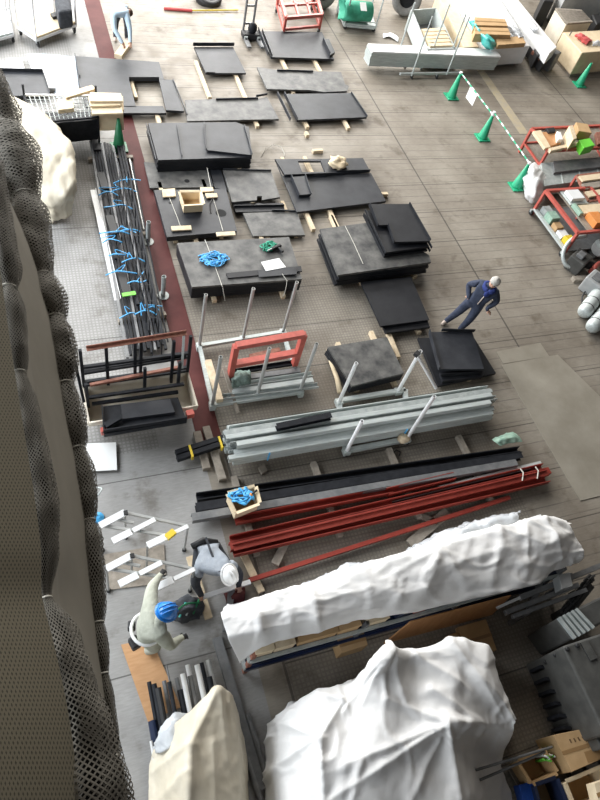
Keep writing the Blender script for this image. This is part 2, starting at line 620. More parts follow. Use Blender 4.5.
def cloth(rows, nu, nv, amp=0.03, sc=2.2, fine=0.008, seed=0, floor=0.012, soft=0.5, aniso=(1, 1, 1), folds=()):
    """a draped sheet through rows of points, with creases"""
    rs = []
    for r in rows:
        a, b = spline(r, nu), lin(r, nu)
        rs.append([p * soft + q * (1 - soft) for p, q in zip(a, b)])
    cols = []
    for j in range(nu):
        c = [r[j] for r in rs]
        a, b = spline(c, nv), lin(c, nv)
        cols.append([p * soft + q * (1 - soft) for p, q in zip(a, b)])
    g = [[cols[j][i] for j in range(nu)] for i in range(nv)]
    out = []
    for i in range(nv):
        row = []
        for j in range(nu):
            p = g[i][j]
            du = g[i][min(nu - 1, j + 1)] - g[i][max(0, j - 1)]
            dv = g[min(nv - 1, i + 1)][j] - g[max(0, i - 1)][j]
            n = du.cross(dv)
            if n.length < 1e-9:
                n = Vector((0, 0, 1))
            n.normalize()
            if n.z < 0:
                n = -n
            q = Vector((p.x * aniso[0], p.y * aniso[1], p.z * aniso[2])) * sc + Vector((seed * 7.3, seed * 3.1, seed))
            w_ = noise.noise_vector(q * 0.6) * 0.35
            qa = Vector((q.x * .8 - q.y * .6, q.x * .6 + q.y * .8, q.z)) + w_
            qb = Vector((q.x * .3 + q.y * .95, -q.x * .95 + q.y * .3, q.z * .8)) * 1.9 + w_ + Vector((4, 2, 7))
            a = noise.voronoi(qa, distance_metric='MANHATTAN')[0]
            b = noise.voronoi(qb, distance_metric='MANHATTAN')[0]
            c = abs(noise.noise(q * 1.4 + w_ * 2 + Vector((9, 1, 3))))
            d = amp * (1.5 * (a[0] - .62) + .5 * (b[0] - .6) + 0.45 * max(0, 1 - c * 6.0)) + fine * noise.noise(q * 5)
            fm = 0.0
            for fa, fb, fh, fw_ in folds:
                ab = fb - fa
                ab.z = 0
                ap = Vector((p.x - fa.x, p.y - fa.y, 0))
                t = max(0.0, min(1.0, ap.dot(ab) / ab.length_squared))
                dd = (ap - ab * t).length / fw_
                if dd < 4:
                    fm = max(fm, fh * math.exp(-abs(dd) ** 1.2) * (1 - .6 * t))
            d += fm
            p = p + n * d
            if p.z < floor:
                p.z = floor
            row.append(p)
        out.append(row)
    return out


def R2(deg):
    return math.radians(deg)


def poly(pxs, z):
    return [at(x, y, z) for x, y in pxs]


def mpp(px, py, z):
    """metres across one point of the photograph at height z"""
    v = Vector((px - 300, py - 400, F))
    return (z - H) / (AX.z * v.x + AY.z * v.y + AZ.z * v.z) if False else (at(px, py, z) - Vector((0, 0, H))).length / v.length


# ------------------------------------------------------------------ the hall
fl = MB().prism([(-14, -8), (36, -8), (36, 46), (-14, 46)], -0.2, 0.0)
tag(fl.build('floor', 'floor'), None, None, kind='structure')
for nm, a, b in (('wall_far', (-14, 45.8), (36, 46)), ('wall_right', (35.8, -8), (36, 46)), ('wall_left', (-14, -8), (-13.8, 46))):
    tag(MB().prism([a, (b[0], a[1]), b, (a[0], b[1])], 0, 12).build(nm, 'hallwall'), None, None, kind='structure')
st = MB().prism([(2.02, 5.6), (2.45, 5.6), (2.45, 30), (2.02, 30)], -0.05, 0.008)
tag(st.build('trim_1', 'strip'), None, None, kind='structure')
st = MB().prism([tuple(at(477, 70))[:2], tuple(at(484, 70))[:2], tuple(at(529, 134))[:2], tuple(at(520, 134))[:2]], -0.05, 0.004)
M['floorline'] = mat('worn_yellow_floor_line', (0.38, 0.32, 0.21), 0.8, 0, (0.31, 0.28, 0.23), 6, 0.6)
tag(st.build('trim_2', 'floorline'), None, None, kind='structure')

# steel sheets lying on the deck at the right
s1 = MB().prism([at(*p)[:2] for p in ((501, 365), (557.5, 355), (680, 476), (580, 501))], 0.0, 0.012)
solo(s1, 'steel_sheet', 'plateyellow', 'large bare steel sheet lying flat on the deck at right', 'steel sheet')
s2 = MB().prism([at(*p)[:2] for p in ((496, 352), (540, 343), (549, 356.5), (503, 364))], 0.0, 0.012)
solo(s2, 'steel_sheet', 'plateyellow', 'small bare steel sheet beyond the far edge of the large one', 'steel sheet')
s3 = MB().prism([at(*p)[:2] for p in ((586, 512), (605, 508), (680, 560), (660, 620), (600, 560))], 0.0, 0.012)

# ------------------------------------------------------------------ net curtain beside the camera
cur = thing('net_curtain', 'beige mesh curtain with rolled black netting hanging along the left side', 'curtain', at(60, 500, 5.0))


def bundle(name, pts, z, cell, ties):
    """gathered netting: (px, py, width in points)"""
    NP = 170
    P = spline([at(a, b, z) for a, b, w_ in pts], NP)
    Wd = [q.x for q in spline([Vector((w_ * mpp(a, b, z) / 2, 0, 0)) for a, b, w_ in pts], NP)]
    Yp = [q.x for q in spline([Vector((b, 0, 0)) for a, b, w_ in pts], NP)]
    n = 22
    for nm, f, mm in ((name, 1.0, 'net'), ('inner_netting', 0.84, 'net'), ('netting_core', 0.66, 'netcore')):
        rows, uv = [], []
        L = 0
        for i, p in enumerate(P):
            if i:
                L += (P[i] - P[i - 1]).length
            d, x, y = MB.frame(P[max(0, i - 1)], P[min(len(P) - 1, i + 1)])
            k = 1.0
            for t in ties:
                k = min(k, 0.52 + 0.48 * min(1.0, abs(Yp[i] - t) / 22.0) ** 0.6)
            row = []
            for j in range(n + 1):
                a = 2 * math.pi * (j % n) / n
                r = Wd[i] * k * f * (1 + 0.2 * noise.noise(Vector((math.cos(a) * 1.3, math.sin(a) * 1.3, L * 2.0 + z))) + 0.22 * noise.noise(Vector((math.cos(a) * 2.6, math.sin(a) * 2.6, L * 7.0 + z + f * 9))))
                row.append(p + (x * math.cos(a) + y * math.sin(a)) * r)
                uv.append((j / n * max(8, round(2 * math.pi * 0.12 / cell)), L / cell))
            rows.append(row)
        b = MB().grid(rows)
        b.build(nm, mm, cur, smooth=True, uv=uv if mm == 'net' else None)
    for t in ties:
        i = min(range(NP), key=lambda q: abs(Yp[q] - t))
        d, x, y = MB.frame(P[max(0, i - 1)], P[min(NP - 1, i + 1)])
        r = Wd[i] * 0.56
        MB().tube([P[i] + (x * math.cos(a * math.pi / 6) + y * math.sin(a * math.pi / 6)) * r for a in range(13)], 0.006, 5).build('tie', 'rope', cur)
    return P


outer = [(-46, 20, 44), (-18, 80, 46), (5, 130, 48), (21, 180, 46), (33, 240, 36), (47, 290, 34), (57, 330, 36), (63, 370, 32), (71, 415, 27), (80, 460, 25), (87, 500, 22), (93, 560, 21), (97, 600, 18), (100, 640, 17), (106, 690, 15), (113, 740, 15), (121, 795, 17), (127, 850, 17)]
Po = bundle('netting', outer, 5.5, 0.040, [60, 130, 200, 277, 320, 385, 450, 520, 623, 675, 755])
inner = [(-14, 170, 22), (-4, 230, 22), (5, 290, 22), (12, 340, 18), (18, 380, 16), (26, 430, 20), (37, 500, 24), (43, 550, 18), (44, 595, 12), (55, 640, 28), (68, 700, 40), (77, 760, 48), (83, 830, 52), (86, 900, 40)]
Pi = bundle('netting', [(a + w_ * .12, b, w_ * 1.45) for a, b, w_ in inner], 7.0, 0.026, [290, 375, 597])


def sheet(name, m, rows, nv, cell=None):
    n = 60
    cols = [[at(x, y, z) for x, y, z in r] for r in rows]
    a = [spline(r, n) for r in cols]
    g = []
    for i in range(nv):
        t = i / (nv - 1) * (len(a) - 1)
        k = min(int(t), len(a) - 2)
        g.append([a[k][j].lerp(a[k + 1][j], t - k) for j in range(n)])
    for i, r in enumerate(g):
        for j, p in enumerate(r):
            p.x += 0.012 * math.sin(i / nv * 9 + 0.6 * noise.noise(Vector((j * 0.05, i * 0.3, 0))) * 4) if not cell else 0.0
    uv = None
    if cell:
        uv = []
        v = 0
        for i in range(nv):
            if i:
                v += (g[i][30] - g[i - 1][30]).length / cell
            u = 0
            for j in range(n):
                if j:
                    u += (g[nv // 2][j] - g[nv // 2][j - 1]).length / cell
                uv.append((u, v))
    MB().grid(g).build(name, m, cur, smooth=True, uv=uv)


sheet('sheeting', 'curtain', [[(a + 4, b, 6.85) for a, b, w_ in inner], [(a * 0.6 + 0.4 * min(a + 40, 0.9 * b * 0.16 + 16), b, 6.3) for a, b, w_ in inner], [(a - 2, b, 5.42) for a, b in ((-6, 170), (30, 240), (46, 290), (59, 340), (64, 380), (73, 430), (86, 500), (92, 550), (96, 595), (100, 640), (107, 700), (115, 760), (125, 830), (130, 900))]], 14)
sheet('mesh_sheet', 'beigemesh', [[(a - 2, b, 7.12) for a, b, w_ in inner], [(a - 70, b, 7.55) for a, b, w_ in inner], [(a - 200, b, 8.2) for a, b, w_ in inner]], 14, 0.02)

# ------------------------------------------------------------------ timbers under the panels
NB = [0]


def timber(label, px, py, length, w_=0.09, h=0.09, ang=90, m='wood', z0=0.0, name='timber_batten', group=None):
    """a batten whose near end stands at the point, running away from the camera"""
    p = at(px, py, z0 + h)
    d = Vector((math.cos(R2(ang)), math.sin(R2(ang)), 0))
    a = Vector((p.x, p.y, z0 + h / 2))
    b = MB().bar(a, a + d * length, w_, h)
    return solo(b, name, m, label, 'timber', group, bevel=0.006)


def wood_bar(label, pa, pb, w_=0.09, h=0.09, z0=0.0, m='oldwood', name='timber_batten', group=None, cat='timber'):
    a, b = at(*pa, z0 + h), at(*pb, z0 + h)
    a.z = b.z = z0 + h / 2
    return solo(MB().bar(a, b, w_, h), name, m, label, cat, group, bevel=0.006)


GP = 'black steel panels laid out on the deck'


def panel(label, polys, z, th=0.05, lips=(), m='panel', ribs=(), holes=(), name='folded_steel_sheet', group=GP, zr=None):
    """a folded steel panel: polys in photograph points at its top height z; lips = folded-up rims (point, point, height)"""
    if polys and not isinstance(polys[0][0], (tuple, list)):
        polys = [polys]
    dz = 0.0
    zt = z
    if zr is not None:
        z, dz = zr, zt - zr
    pts = [q for pl in polys for q in pl]
    c = sum((at(x, y, z) for x, y in pts), Vector()) / len(pts)
    t = thing(name, label, 'steel sheet', (c.x, c.y, zt - th), group)
    b = MB()
    for pl in polys:
        b.prism([at(x, y, z)[:2] for x, y in pl], zt - th, zt)
    b.build('plate', m, t)
    for (pa, pb, h) in lips:
        A, B = at(*pa, z), at(*pb, z)
        up = Vector((0, 0, h / 2 + dz))
        lp = MB().bar(A + up, B + up, 0.016, h)
        lp.build('flange', m if m != 'panel_dusty' else 'panel', t)
    for (pa, pb, w_, h) in ribs:
        A, B = at(*pa, z), at(*pb, z)
        up = Vector((0, 0, h / 2 + dz))
        MB().bar(A + up, B + up, w_, h).build('rib', m, t)
    for (px, py, r) in holes:
        p = at(px, py, z) + Vector((0, 0, dz))
        MB().lathe([(r, 0), (r, 0.003)], p, 20).build('opening', 'hole', t)
    return t


# far rows
solo(MB().prism([at(x, y, 0)[:2] for x, y in ((42, 54), (75, 57), (80, 97), (56, 98))], 0, 0.012), 'steel_sheet', 'bluesheet', 'pale blue-grey sheet lying between two black panels at far left', 'steel sheet')
for k, (a, b, nm) in enumerate((((-2, 62), (4, 78), 'white plank at far left, nearest the netting'), ((13, 58), (22, 82), 'white plank at far left, middle of the three'), ((34, 54), (48, 88), 'white plank at far left, beside the pale blue sheet'))):
    A, B = at(*a, .1), at(*b, .1)
    A.z = B.z = 0.05
    solo(MB().bar(A, B, 0.36, 0.1), 'plank', 'white', nm, 'plank', 'white planks at far left')
panel('black panel with raised far rim on the white planks at far left', [(-6, 71), (43, 72), (50, 94), (-6, 97)], 0.15, 0.05, [((-6, 71), (43, 72), 0.08), ((43, 72), (50, 94), 0.05)])
timber('timber end under the black panel on the white planks', 51, 86, 0.5, ang=95)
panel('black panel with a square window cut through it', [[(75, 56), (159, 62), (164, 79), (78, 79)], [(78, 79), (129, 79), (136, 107), (86, 106)], [(159, 79), (173, 80), (184, 111), (166, 110)], [(88, 106), (163, 106), (166, 113), (90, 113)]], 0.15, 0.06, [((75, 56), (80, 78), 0.08), ((129, 79), (159, 79), 0.06), ((173, 80), (187, 115), 0.04)])
timber('timber under the window of the cut-out black panel', 136, 97, 0.7)
timber('timber end below the cut-out black panel', 160, 122, 0.6)
timber('hidden timber at the left of the cut-out panel', 96, 100, 1.3)
panel('small black panel with notched far rim, beyond its two bare timbers', [(194, 47), (233, 47), (246, 73), (206, 73)], 0.15, 0.05, [((193, 46), (234, 46), 0.10), ((206, 73), (215, 73), 0.03)])
timber('left of two pale timbers sticking out beyond the scratched panel', 210, 97, 1.7)
timber('right of two pale timbers sticking out beyond the scratched panel', 247, 100, 2.2)
panel('long scratched black panel with stepped far rim, behind the ribbed stack', [[(185, 100), (217, 99), (258, 99), (267, 97), (279, 119), (187, 121)]], 0.15, 0.05, [((216, 100), (258, 99), 0.05), ((256, 97), (267, 95), 0.06)], 'panel_dusty')
timber('timber end under the long scratched panel', 258, 126, 0.6)
panel('black panel with thick left rim, farthest from the camera', [(260, 31), (322, 32), (334, 59), (271, 57)], 0.16, 0.06, [((258, 31), (268, 56), 0.13), ((262, 31), (272, 57), 0.09)], )
panel('short folded black channel leaning on the farthest panel', [(323, 39), (329, 39), (335, 52), (330, 55)], 0.24, 0.08, [((323, 39), (330, 54), 0.06)])
timber('left timber under the farthest black panel', 287, 69, 1.6)
timber('right timber under the farthest black panel', 321, 71, 1.6)
panel('dusty black panel with a torn right end, second from the far end', [(257, 67), (277, 70), (341, 72), (345, 84), (349, 86), (347, 91), (325, 92), (310, 90), (267, 89)], 0.15, 0.05, [((277, 71), (313, 72), 0.05)], 'panel_dusty')
timber('left timber end under the torn dusty panel', 294, 93, 0.6)
timber('right timber end under the torn dusty panel', 334, 94, 0.6)
panel('black panel with double left rim and pale right rim, third from the far end', [(285, 94), (351, 93), (367, 117), (297, 120)], 0.16, 0.06, [((277, 95), (290, 121), 0.11), ((284, 95), (297, 121), 0.11), ((351, 93), (367, 117), 0.05)])
timber('timber end under the left of the double-rimmed panel', 308, 127, 0.8)
timber('timber end under the right of the double-rimmed panel', 349, 128, 0.8)
timber('short timber block in front of the double-rimmed panel', 308, 135, 0.16)
timber('short timber block lying loose between the far and middle panels', 313, 150, 0.28, ang=3)

# ribbed stack
zb = 0.10
for k in range(5):
    o = 5 - k
    panel('black ribbed panel in the stack by the maroon strip, %s' % ('at the bottom', 'second from the bottom', 'middle one', 'second from the top', 'topmost')[k],
          [(148 - (k % 2) * 1.5, 123), (236, 122), (249, 127), (252 - (k % 2), 157), (158 - (k % 2), 160)], zb + 0.065 * (k + 1), 0.06,
          [] if k < 4 else [((146, 124), (156, 160), 0.03), ((177, 126), (182, 157), 0.05)], 'panel' if k == 4 else 'panel_dark', group='ribbed black panels in one stack', zr=zb + .325)
panel('tilted black panel with pale rims on top of the ribbed stack', [(205, 124), (244, 126), (252, 155), (207, 150)], 0.48, 0.05, [((204, 123), (206, 150), 0.05), ((244, 126), (252, 155), 0.05)], 'panel')
timber('left timber under the ribbed stack', 172, 163, 1.9, h=0.1)
timber('right timber under the ribbed stack', 236, 166, 1.9, h=0.1)

# middle group left
panel('scratched black panel behind the one carrying the open box', [(144, 162), (208, 167), (213, 187), (150, 188)], 0.10, 0.05, [((207, 167), (213, 187), 0.03)], 'panel_dusty', holes=[(187, 181, 0.06)])
panel('narrow dark panel strip beside the scratched one', [(209, 168), (221, 170), (227, 190), (215, 188)], 0.10, 0.05, [], 'panel')
for k in range(2):
    panel(('lower', 'upper')[k] + ' of two black panels under the open box, with a round hole', [(154, 190), (226, 189), (237, 231), (167, 237)], 0.10 + 0.065 * (k + 1), 0.06, [], 'panel', holes=[(221, 213, 0.12), (170, 203, 0.03)] if k else [], zr=.23)
timber('left timber under the panels with the open box', 176, 240, 1.9, h=0.10)
timber('right timber under the panels with the open box', 222, 236, 1.9, h=0.10)
panel('scratched black panel with notched near edge, right of the open box', [(223, 170), (271, 171), (280, 197), (262, 200), (262, 196), (257, 196), (257, 200), (232, 202)], 0.17, 0.05, [((223, 170), (271, 171), 0.04)], 'panel_dusty')
panel('black channel panel under the notched scratched panel', [(232, 203), (283, 203), (285, 211), (236, 212)], 0.12, 0.06, [((234, 207), (284, 206), 0.05)], 'panel_dark')
panel('scratched black panel next to the blue rope stack, with a raised far step', [(243, 213), (272, 212), (297, 212), (305, 235), (253, 236)], 0.12, 0.05, [((272, 211), (297, 212), 0.05)], 'panel_dusty')
timber('timber under the notched scratched panel', 254, 206, 1.5, h=0.12)
timber('timber under the scratched panel with the raised step', 270, 242, 1.4, h=0.07)
timber('second timber under the scratched panel with the raised step', 297, 236, 1.2, h=0.07)

# middle group right (window panel)
timber('left timber sticking out of the two-part panel', 314, 229, 2.6, h=0.10)
timber('right timber sticking out of the two-part panel', 338, 227, 2.6, h=0.10)
timber('thin timber end at the right of the two-part panel', 388, 193, 0.5, h=0.1, ang=178)
panel('black panel with pale rectangular opening beyond the wide panel', [[(275, 159), (297, 159), (303, 174), (285, 175)], [(297, 159), (320, 159), (320.5, 161), (298, 161)], [(320, 159), (363, 158), (370, 171), (326, 174)], [(302, 172), (326, 172), (327, 175), (303, 175)]], 0.21, 0.05, [((285, 176), (336, 174), 0.05), ((336, 172), (370, 171), 0.05)])
panel('wide black panel with small upright piece, beside the corner stack', [(283, 176), (371, 173), (386, 201), (297, 212)], 0.16, 0.06, [((275, 160), (297, 213), 0.03)])
panel('small folded black piece standing on the wide panel', [(291, 177), (305, 176), (311, 194), (299, 195)], 0.24, 0.06, [((291, 176), (299, 195), 0.06), ((305, 176), (311, 195), 0.06)])

# blue rope stack
for k in range(6):
    panel('black panel in the stack carrying blue rope, %s' % ('bottom one', 'second from the bottom', 'third from the bottom', 'third from the top', 'second from the top', 'topmost, dusty')[k],
          [(177, 243), (289, 237), (302, 279), (192, 287)], 0.10 + 0.055 * (k + 1), 0.05, [], 'panel_dusty' if k == 5 else 'panel_dark', group='black panels stacked under the blue rope', zr=0.43)
timber('left timber under the blue rope stack', 215, 300, 2.0, h=0.10)
timber('right timber under the blue rope stack', 284, 296, 2.0, h=0.10)
panel('narrow black strip lying along the blue rope stack', [(226, 273), (301, 266), (302, 271), (228, 278)], 0.46, 0.03, [], 'panel_dark', name='steel_strip')
panel('narrow black rim strip near the front of the blue rope stack', [(258, 270), (296, 267), (297, 274), (259, 277)], 0.475, 0.015, [], 'panel', name='steel_strip')

# corner stack
for k in range(5):
    panel('black panel in the big corner stack, %s' % ('bottom one', 'second from the bottom', 'middle one', 'second from the top', 'topmost with a pale string across it')[k],
          [(320 + (k % 2) * 2, 229), (372, 222), (429, 255), (431 - 2 * (k % 2), 262), (338 + 2 * (k % 2), 275)], 0.10 + 0.07 * (k + 1), 0.06,
          [], 'panel_dusty' if k == 4 else 'panel_dark', group='black panels in the big corner stack', zr=0.45)
timber('left timber under the corner stack', 363, 283, 2.2, h=0.1)
timber('right timber under the corner stack', 416, 276, 1.8, h=0.1)
for k in range(3):
    panel('rimmed black panel on top of the corner stack, %s' % ('lowest', 'middle', 'topmost')[k],
          [(366 + k, 207), (410, 206), (431, 243), (387, 249)] if k < 2 else [[(369, 204), (409, 204), (430, 241), (394, 242), (388, 225), (378, 225)]], 0.452 + 0.105 * k + 0.05, 0.05,
          [((366, 207), (387, 250), 0.05), ((410, 206), (433, 245), 0.06)] if k < 2 else [((370, 204), (378, 225), 0.04), ((388, 224), (394, 242), 0.04), ((409, 204), (430, 241), 0.06)], 'panel_dark', group='rimmed panels on the corner stack', zr=0.71)

# small pairs
for k in range(2):
    panel(('lower, further forward', 'upper, further back')[k] + ' of two black panels below the corner stack', [(362, 284), (411, 279), (430, 327), (386, 333)] if k == 0 else [(361, 282), (411, 277), (429, 319), (381, 326)], 0.16 + 0.06 * k, 0.05, [((383, 326), (429, 320), 0.02)] if k else [], 'panel_dark')
timber('timber sticking out towards the camera below the two panels', 399, 357, 1.3, h=0.1, ang=87)
timber('timber under the right side of the two panels below the corner stack', 420, 332, 1.1, h=0.1)
for k in range(4):
    panel('brownish scuffed panel stacked by the silver sections, %s' % ('bottom one', 'second from the bottom', 'second from the top', 'topmost')[k], [(327 + k * .3, 347), (387, 337), (404, 373), (352, 386)], 0.10 + 0.06 * (k + 1), 0.05, [], 'panel_dusty' if k == 3 else 'panel_dark', group='scuffed panels by the silver sections', zr=.34)
timber('left timber under the scuffed stack by the silver sections', 358, 390, 1.2, h=0.1)
timber('right timber under the scuffed stack by the silver sections', 396, 385, 1.4, h=0.1)
solo(MB().tube([at(329, 350, .12), at(331, 362, .12), at(337, 378, .12), at(340, 392, .12)], [0.06, 0.045, 0.05, 0.06], 8), 'padding', 'cardpale', 'pale padding wrapped at the left edge of the scuffed stack', 'padding', smooth=True)
panel('lowest black panel of the pair in front of the man, turned askew', [(418, 338), (473, 336), (496, 373), (438, 386)], 0.12, 0.06, [((418, 338), (438, 386), 0.02)], 'panel_dark')
panel('black channel standing under the tilted panel near the man', [(440, 372), (480, 370), (482, 377), (443, 381)], 0.20, 0.07, [((440, 376), (481, 374), 0.08)], 'panel_dark')
panel('tilted grey-black panel with pale left rim in front of the man', [(429, 332), (472, 331), (484, 369), (439, 369)], 0.34, 0.05, [((429, 331), (439, 369), 0.06), ((441, 331), (474, 332), 0.08)], 'panel')
solo(MB().box((*at(450, 355, .17)[:2], .205), (0.5, 0.5, .17)), 'timber_block', 'oldwood', 'timber block under the tilted panel in front of the man', 'timber')
timber('timber under the askew panel in front of the man', 470, 380, .9, h=0.06)


# ------------------------------------------------------------------ cones and the striped bars
def cone(label, px, py, m='green', h=0.76, lean=(0, 0), group=None):
    p = at(px, py)
    t = thing('traffic_cone', label, 'cone', p, group)
    MB().prism([(p.x - .19, p.y - .19), (p.x + .19, p.y - .19), (p.x + .19, p.y + .19), (p.x - .19, p.y + .19)], 0, 0.035).build('base', m, t, bevel=0.01)
    MB().lathe([(0.145, 0.03), (0.135, 0.06), (0.032, h), (0.028, h), (0.028, h - .05)], p, 20).build('cone_body', m, t, smooth=True)
    MB().lathe([(0.04, h - .06), (0.036, h - .02), (0.03, h - .02)], p, 16).build('collar', m, t)
    return p + Vector((0, 0, h))


a1 = cone('green traffic cone at the far end of the striped bars', 451, 97)
a2 = cone('green traffic cone in the middle of the striped bars', 482, 138)
a3 = cone('green traffic cone beside the white sack at right', 516, 187)
cone('green traffic cone beside the cream block at top right', 579, 85)
cone('dark green traffic cone under the cardboard at the end of the black pipes', 119, 148, 'darkgreen')


def striped(label, a, b):
    t = thing('barrier_bar', label, 'barrier bar', (a + b) / 2)
    n = 14
    for k in range(n):
        MB().tube([a.lerp(b, k / n), a.lerp(b, (k + 1) / n)], 0.02, 8).build('stripe', 'white' if k % 2 else 'green', t)
    for e in (a, b):
        MB().lathe([(0.05, -0.012), (0.05, 0.03), (0.03, 0.035)], e, 14).build('ring', 'white', t)


striped('green and white striped bar with a paper hung from it', a1, a2 - Vector((0, 0, .03)))
striped('green and white striped bar ending near the white sack', a2 + Vector((0, 0, .04)), a3)
q = a1.lerp(a2, .42)
dr = (a2 - a1).normalized()
solo(MB().box(q + Vector((0, 0, -.20)), (.42, .008, .34), m=Matrix((dr, Vector((0, 0, 1)).cross(dr), Vector((0, 0, 1)))).transposed()), 'paper_notice', 'paper', 'blank white paper hanging from the striped bar', 'notice')


# ------------------------------------------------------------------ shared builders
def post(mb, px, py, z0, h, r=0.022, n=8):
    p = at(px, py, z0)
    return mb.tube([p, p + Vector((0, 0, h))], r, n)


def wheel(parent, p, r=0.07, w_=0.035, ang=0.0, m='rubber', name='caster'):
    d = Vector((math.cos(ang), math.sin(ang), 0))
    o = MB().tube([p - d * w_ / 2, p - d * w_ * .4, p + d * w_ * .4, p + d * w_ / 2], [r * .85, r, r, r * .85], 14).build(name, m, parent)
    f = MB()
    f.box(p + Vector((0, 0, r * .75)), (w_ * 1.9, w_ * 1.3, r * 1.1), ang)
    f.build('fork', 'galv_dark', o)
    return o


def loft_box(name, label, cat, quad, z0, z1, m, group=None, zref=None, bevel=0.01):
    pts = [at(x, y, z1 if zref is None else zref)[:2] for x, y in quad]
    return solo(MB().prism(pts, z0, z1), name, m, label, cat, group, bevel=bevel)


def carton(label, quad, z0, z1, m='card', group=None, tape=True, open_=False, name='cardboard_box'):
    pts = [at(x, y, z1) for x, y in quad]
    c = sum(pts, Vector()) / len(pts)
    t = thing(name, label, 'box', (c.x, c.y, z0), group)
    if not open_:
        MB().prism([p[:2] for p in pts], z0, z1).build('carton', m, t, bevel=0.006)
        if tape:
            a, b = (pts[0] + pts[3]) / 2, (pts[1] + pts[2]) / 2
            z = Vector((0, 0, .002))
            MB().bar(a + z, b + z, 0.05, 0.003).build('tape', 'tape', t)
    else:
        w_ = MB()
        n = len(pts)
        cc = Vector((c.x, c.y, 0))
        for i in range(n):
            p, q = pts[i], pts[(i + 1) % n]
            p2, q2 = p.lerp(c, .06), q.lerp(c, .06)
            w_.prism([p[:2], q[:2], q2[:2], p2[:2]], z0, z1)
        w_.build('carton', m, t)
        MB().prism([p.lerp(c, .05)[:2] for p in pts], z0, z0 + .01).build('bottom', 'card', t)
        for i in range(n):
            p, q = pts[i], pts[(i + 1) % n]
            out = ((p + q) / 2 - c)
            out.z = 0
            out.normalize()
            L = 0.045
            MB().hexa([p, q, q + out * L + Vector((0, 0, .01)), p + out * L + Vector((0, 0, .01))], [x + Vector((0, 0, .006)) for x in (p, q, q + out * L + Vector((0, 0, .01)), p + out * L + Vector((0, 0, .01)))]).build('flap', m, t)
    return t


def lump(label, px, py, z0, r, m, name, cat, group=None, lumpy=0.25, rz=0, parent=None):
    p = at(px, py, z0 + r[2] * .6)
    b = MB().ell((p.x, p.y, z0 + r[2] * .5), r, 18, 12, Matrix.Rotation(rz, 3, 'Z'), lo=-0.5, lump=lumpy)
    return solo(b, name, m, label, cat, group, smooth=True)


# ------------------------------------------------------------------ things lying on the panels
def twist(label, px, py, z, r, m, n=9, name='rope_coil', cat='rope', seed=1, th=0.008):
    rnd = random.Random(seed)
    p = at(px, py, z)
    t = thing(name, label, cat, p)
    for k in range(n):
        a0 = rnd.random() * 6.28
        c = p + Vector((rnd.uniform(-.3, .3) * r, rnd.uniform(-.3, .3) * r, 0))
        pts = []
        for i in range(16):
            a = a0 + i / 15 * rnd.uniform(4, 6.5)
            rr = r * (0.45 + 0.5 * rnd.random())
            pts.append(c + Vector((math.cos(a) * rr * 1.25, math.sin(a) * rr * .8, th + .05 * rnd.random())))
        MB().tube(spline(pts, 40), th, 6).build('strand', m, t, smooth=True)
    return t


twist('heap of blue plastic rope on the dusty stack of panels', 213.5, 261, 0.435, 0.24, 'strap', 10, seed=3, th=0.010)
twist('tangle of green rope and black tools on the dusty stack', 269, 247, 0.435, 0.15, 'greencloth', 7, seed=5, th=0.013)
tl = thing('power_tool', 'black hand tool beside the green rope', 'tool', at(276, 248, .435))
pt = at(276, 249, .435)
MB().box(pt + Vector((0, 0, .05)), (.24, .07, .08), .4).build('body', 'rubber', tl, bevel=.015)
MB().box(pt + Vector((.07, -.08, .05)), (.06, .16, .06), .4).build('handle', 'rubber', tl, bevel=.015)
MB().tube([pt + Vector((-.1, -.04, .06)), pt + Vector((-.22, -.09, .06))], .014, 8).build('bit', 'galv', tl)
loft_box('paper_sheet', 'white paper sheet lying on the dusty stack of panels', 'paper', [(261, 262), (279, 258), (286, 267), (266, 271)], 0.478, 0.482, 'paper', bevel=0)


def cord(label, pts, r=0.007, m='rope', name='tie_cord'):
    return solo(MB().tube([at(*p) + Vector((0, 0, r)) for p in pts], r, 6), name, m, label, 'cord')


cord('pale cord across the left of the blue rope stack', [(205, 240, .43), (212, 258, .43), (222, 286, .43), (222.5, 287, .42), (225, 301, .12)])
cord('pale cord hanging at the right of the blue rope stack', [(282, 274, .48), (287, 281, .43), (285.5, 290, .25), (283, 297, .12)], .008)
cord('pale cord across the left of the black panel with the open box', [(169, 197, .232), (177, 217, .232), (182, 231, .232)])
cord('pale cord across the right of the black panel with the open box', [(207, 168, .232), (213, 198, .232), (223, 231, .232)])
cord('pale string across the top of the big corner stack', [(345, 226, .452), (354, 244, .452), (363, 264, .452)])
for lb, qd in (('pale wood scrap left of the open box', [(162, 189), (175, 188), (176, 196), (163, 197)]),
               ('long pale wood scrap at the near left of the panel with the open box', [(171, 226), (191, 225), (192, 229.5), (172, 230.5)]),
               ('long pale wood scrap at the near right of the panel with the open box', [(216, 232), (235, 231), (236, 235), (217, 236)]),
               ('pale wood scrap beyond the right of the open box', [(200, 187), (213, 187), (214, 191), (201, 192)]),
               ('narrow pale wood scrap just right of the open box', [(205, 193), (217, 193), (218, 197), (207, 198)])):
    loft_box('wood_scrap', lb, 'wood scrap', qd, 0.240, 0.275, 'wood')
carton('open cardboard box on the black panel beside wood scraps', [(180, 192), (200, 192), (203, 204), (184, 205)], 0.240, 0.45, 'cardpale', open_=True)
lump('crumpled tan cloth on the window panel', 338, 163, .22, (.22, .2, .13), 'cardpale', 'cloth_bundle', 'cloth', lumpy=.6)
cord('thin white wire loop on the deck beyond the ribbed stack', [(261, 157, 0), (265, 149, .02), (273, 145, .05), (281, 147, .05), (284, 153, .02), (284, 157, 0)], .008)
solo(MB().tube([at(214, 196, .236), at(210, 203, .26), at(211, 213, .236)], .012, 6), 'hose', 'rubber', 'short black hose on the panel by its round hole', 'hose')

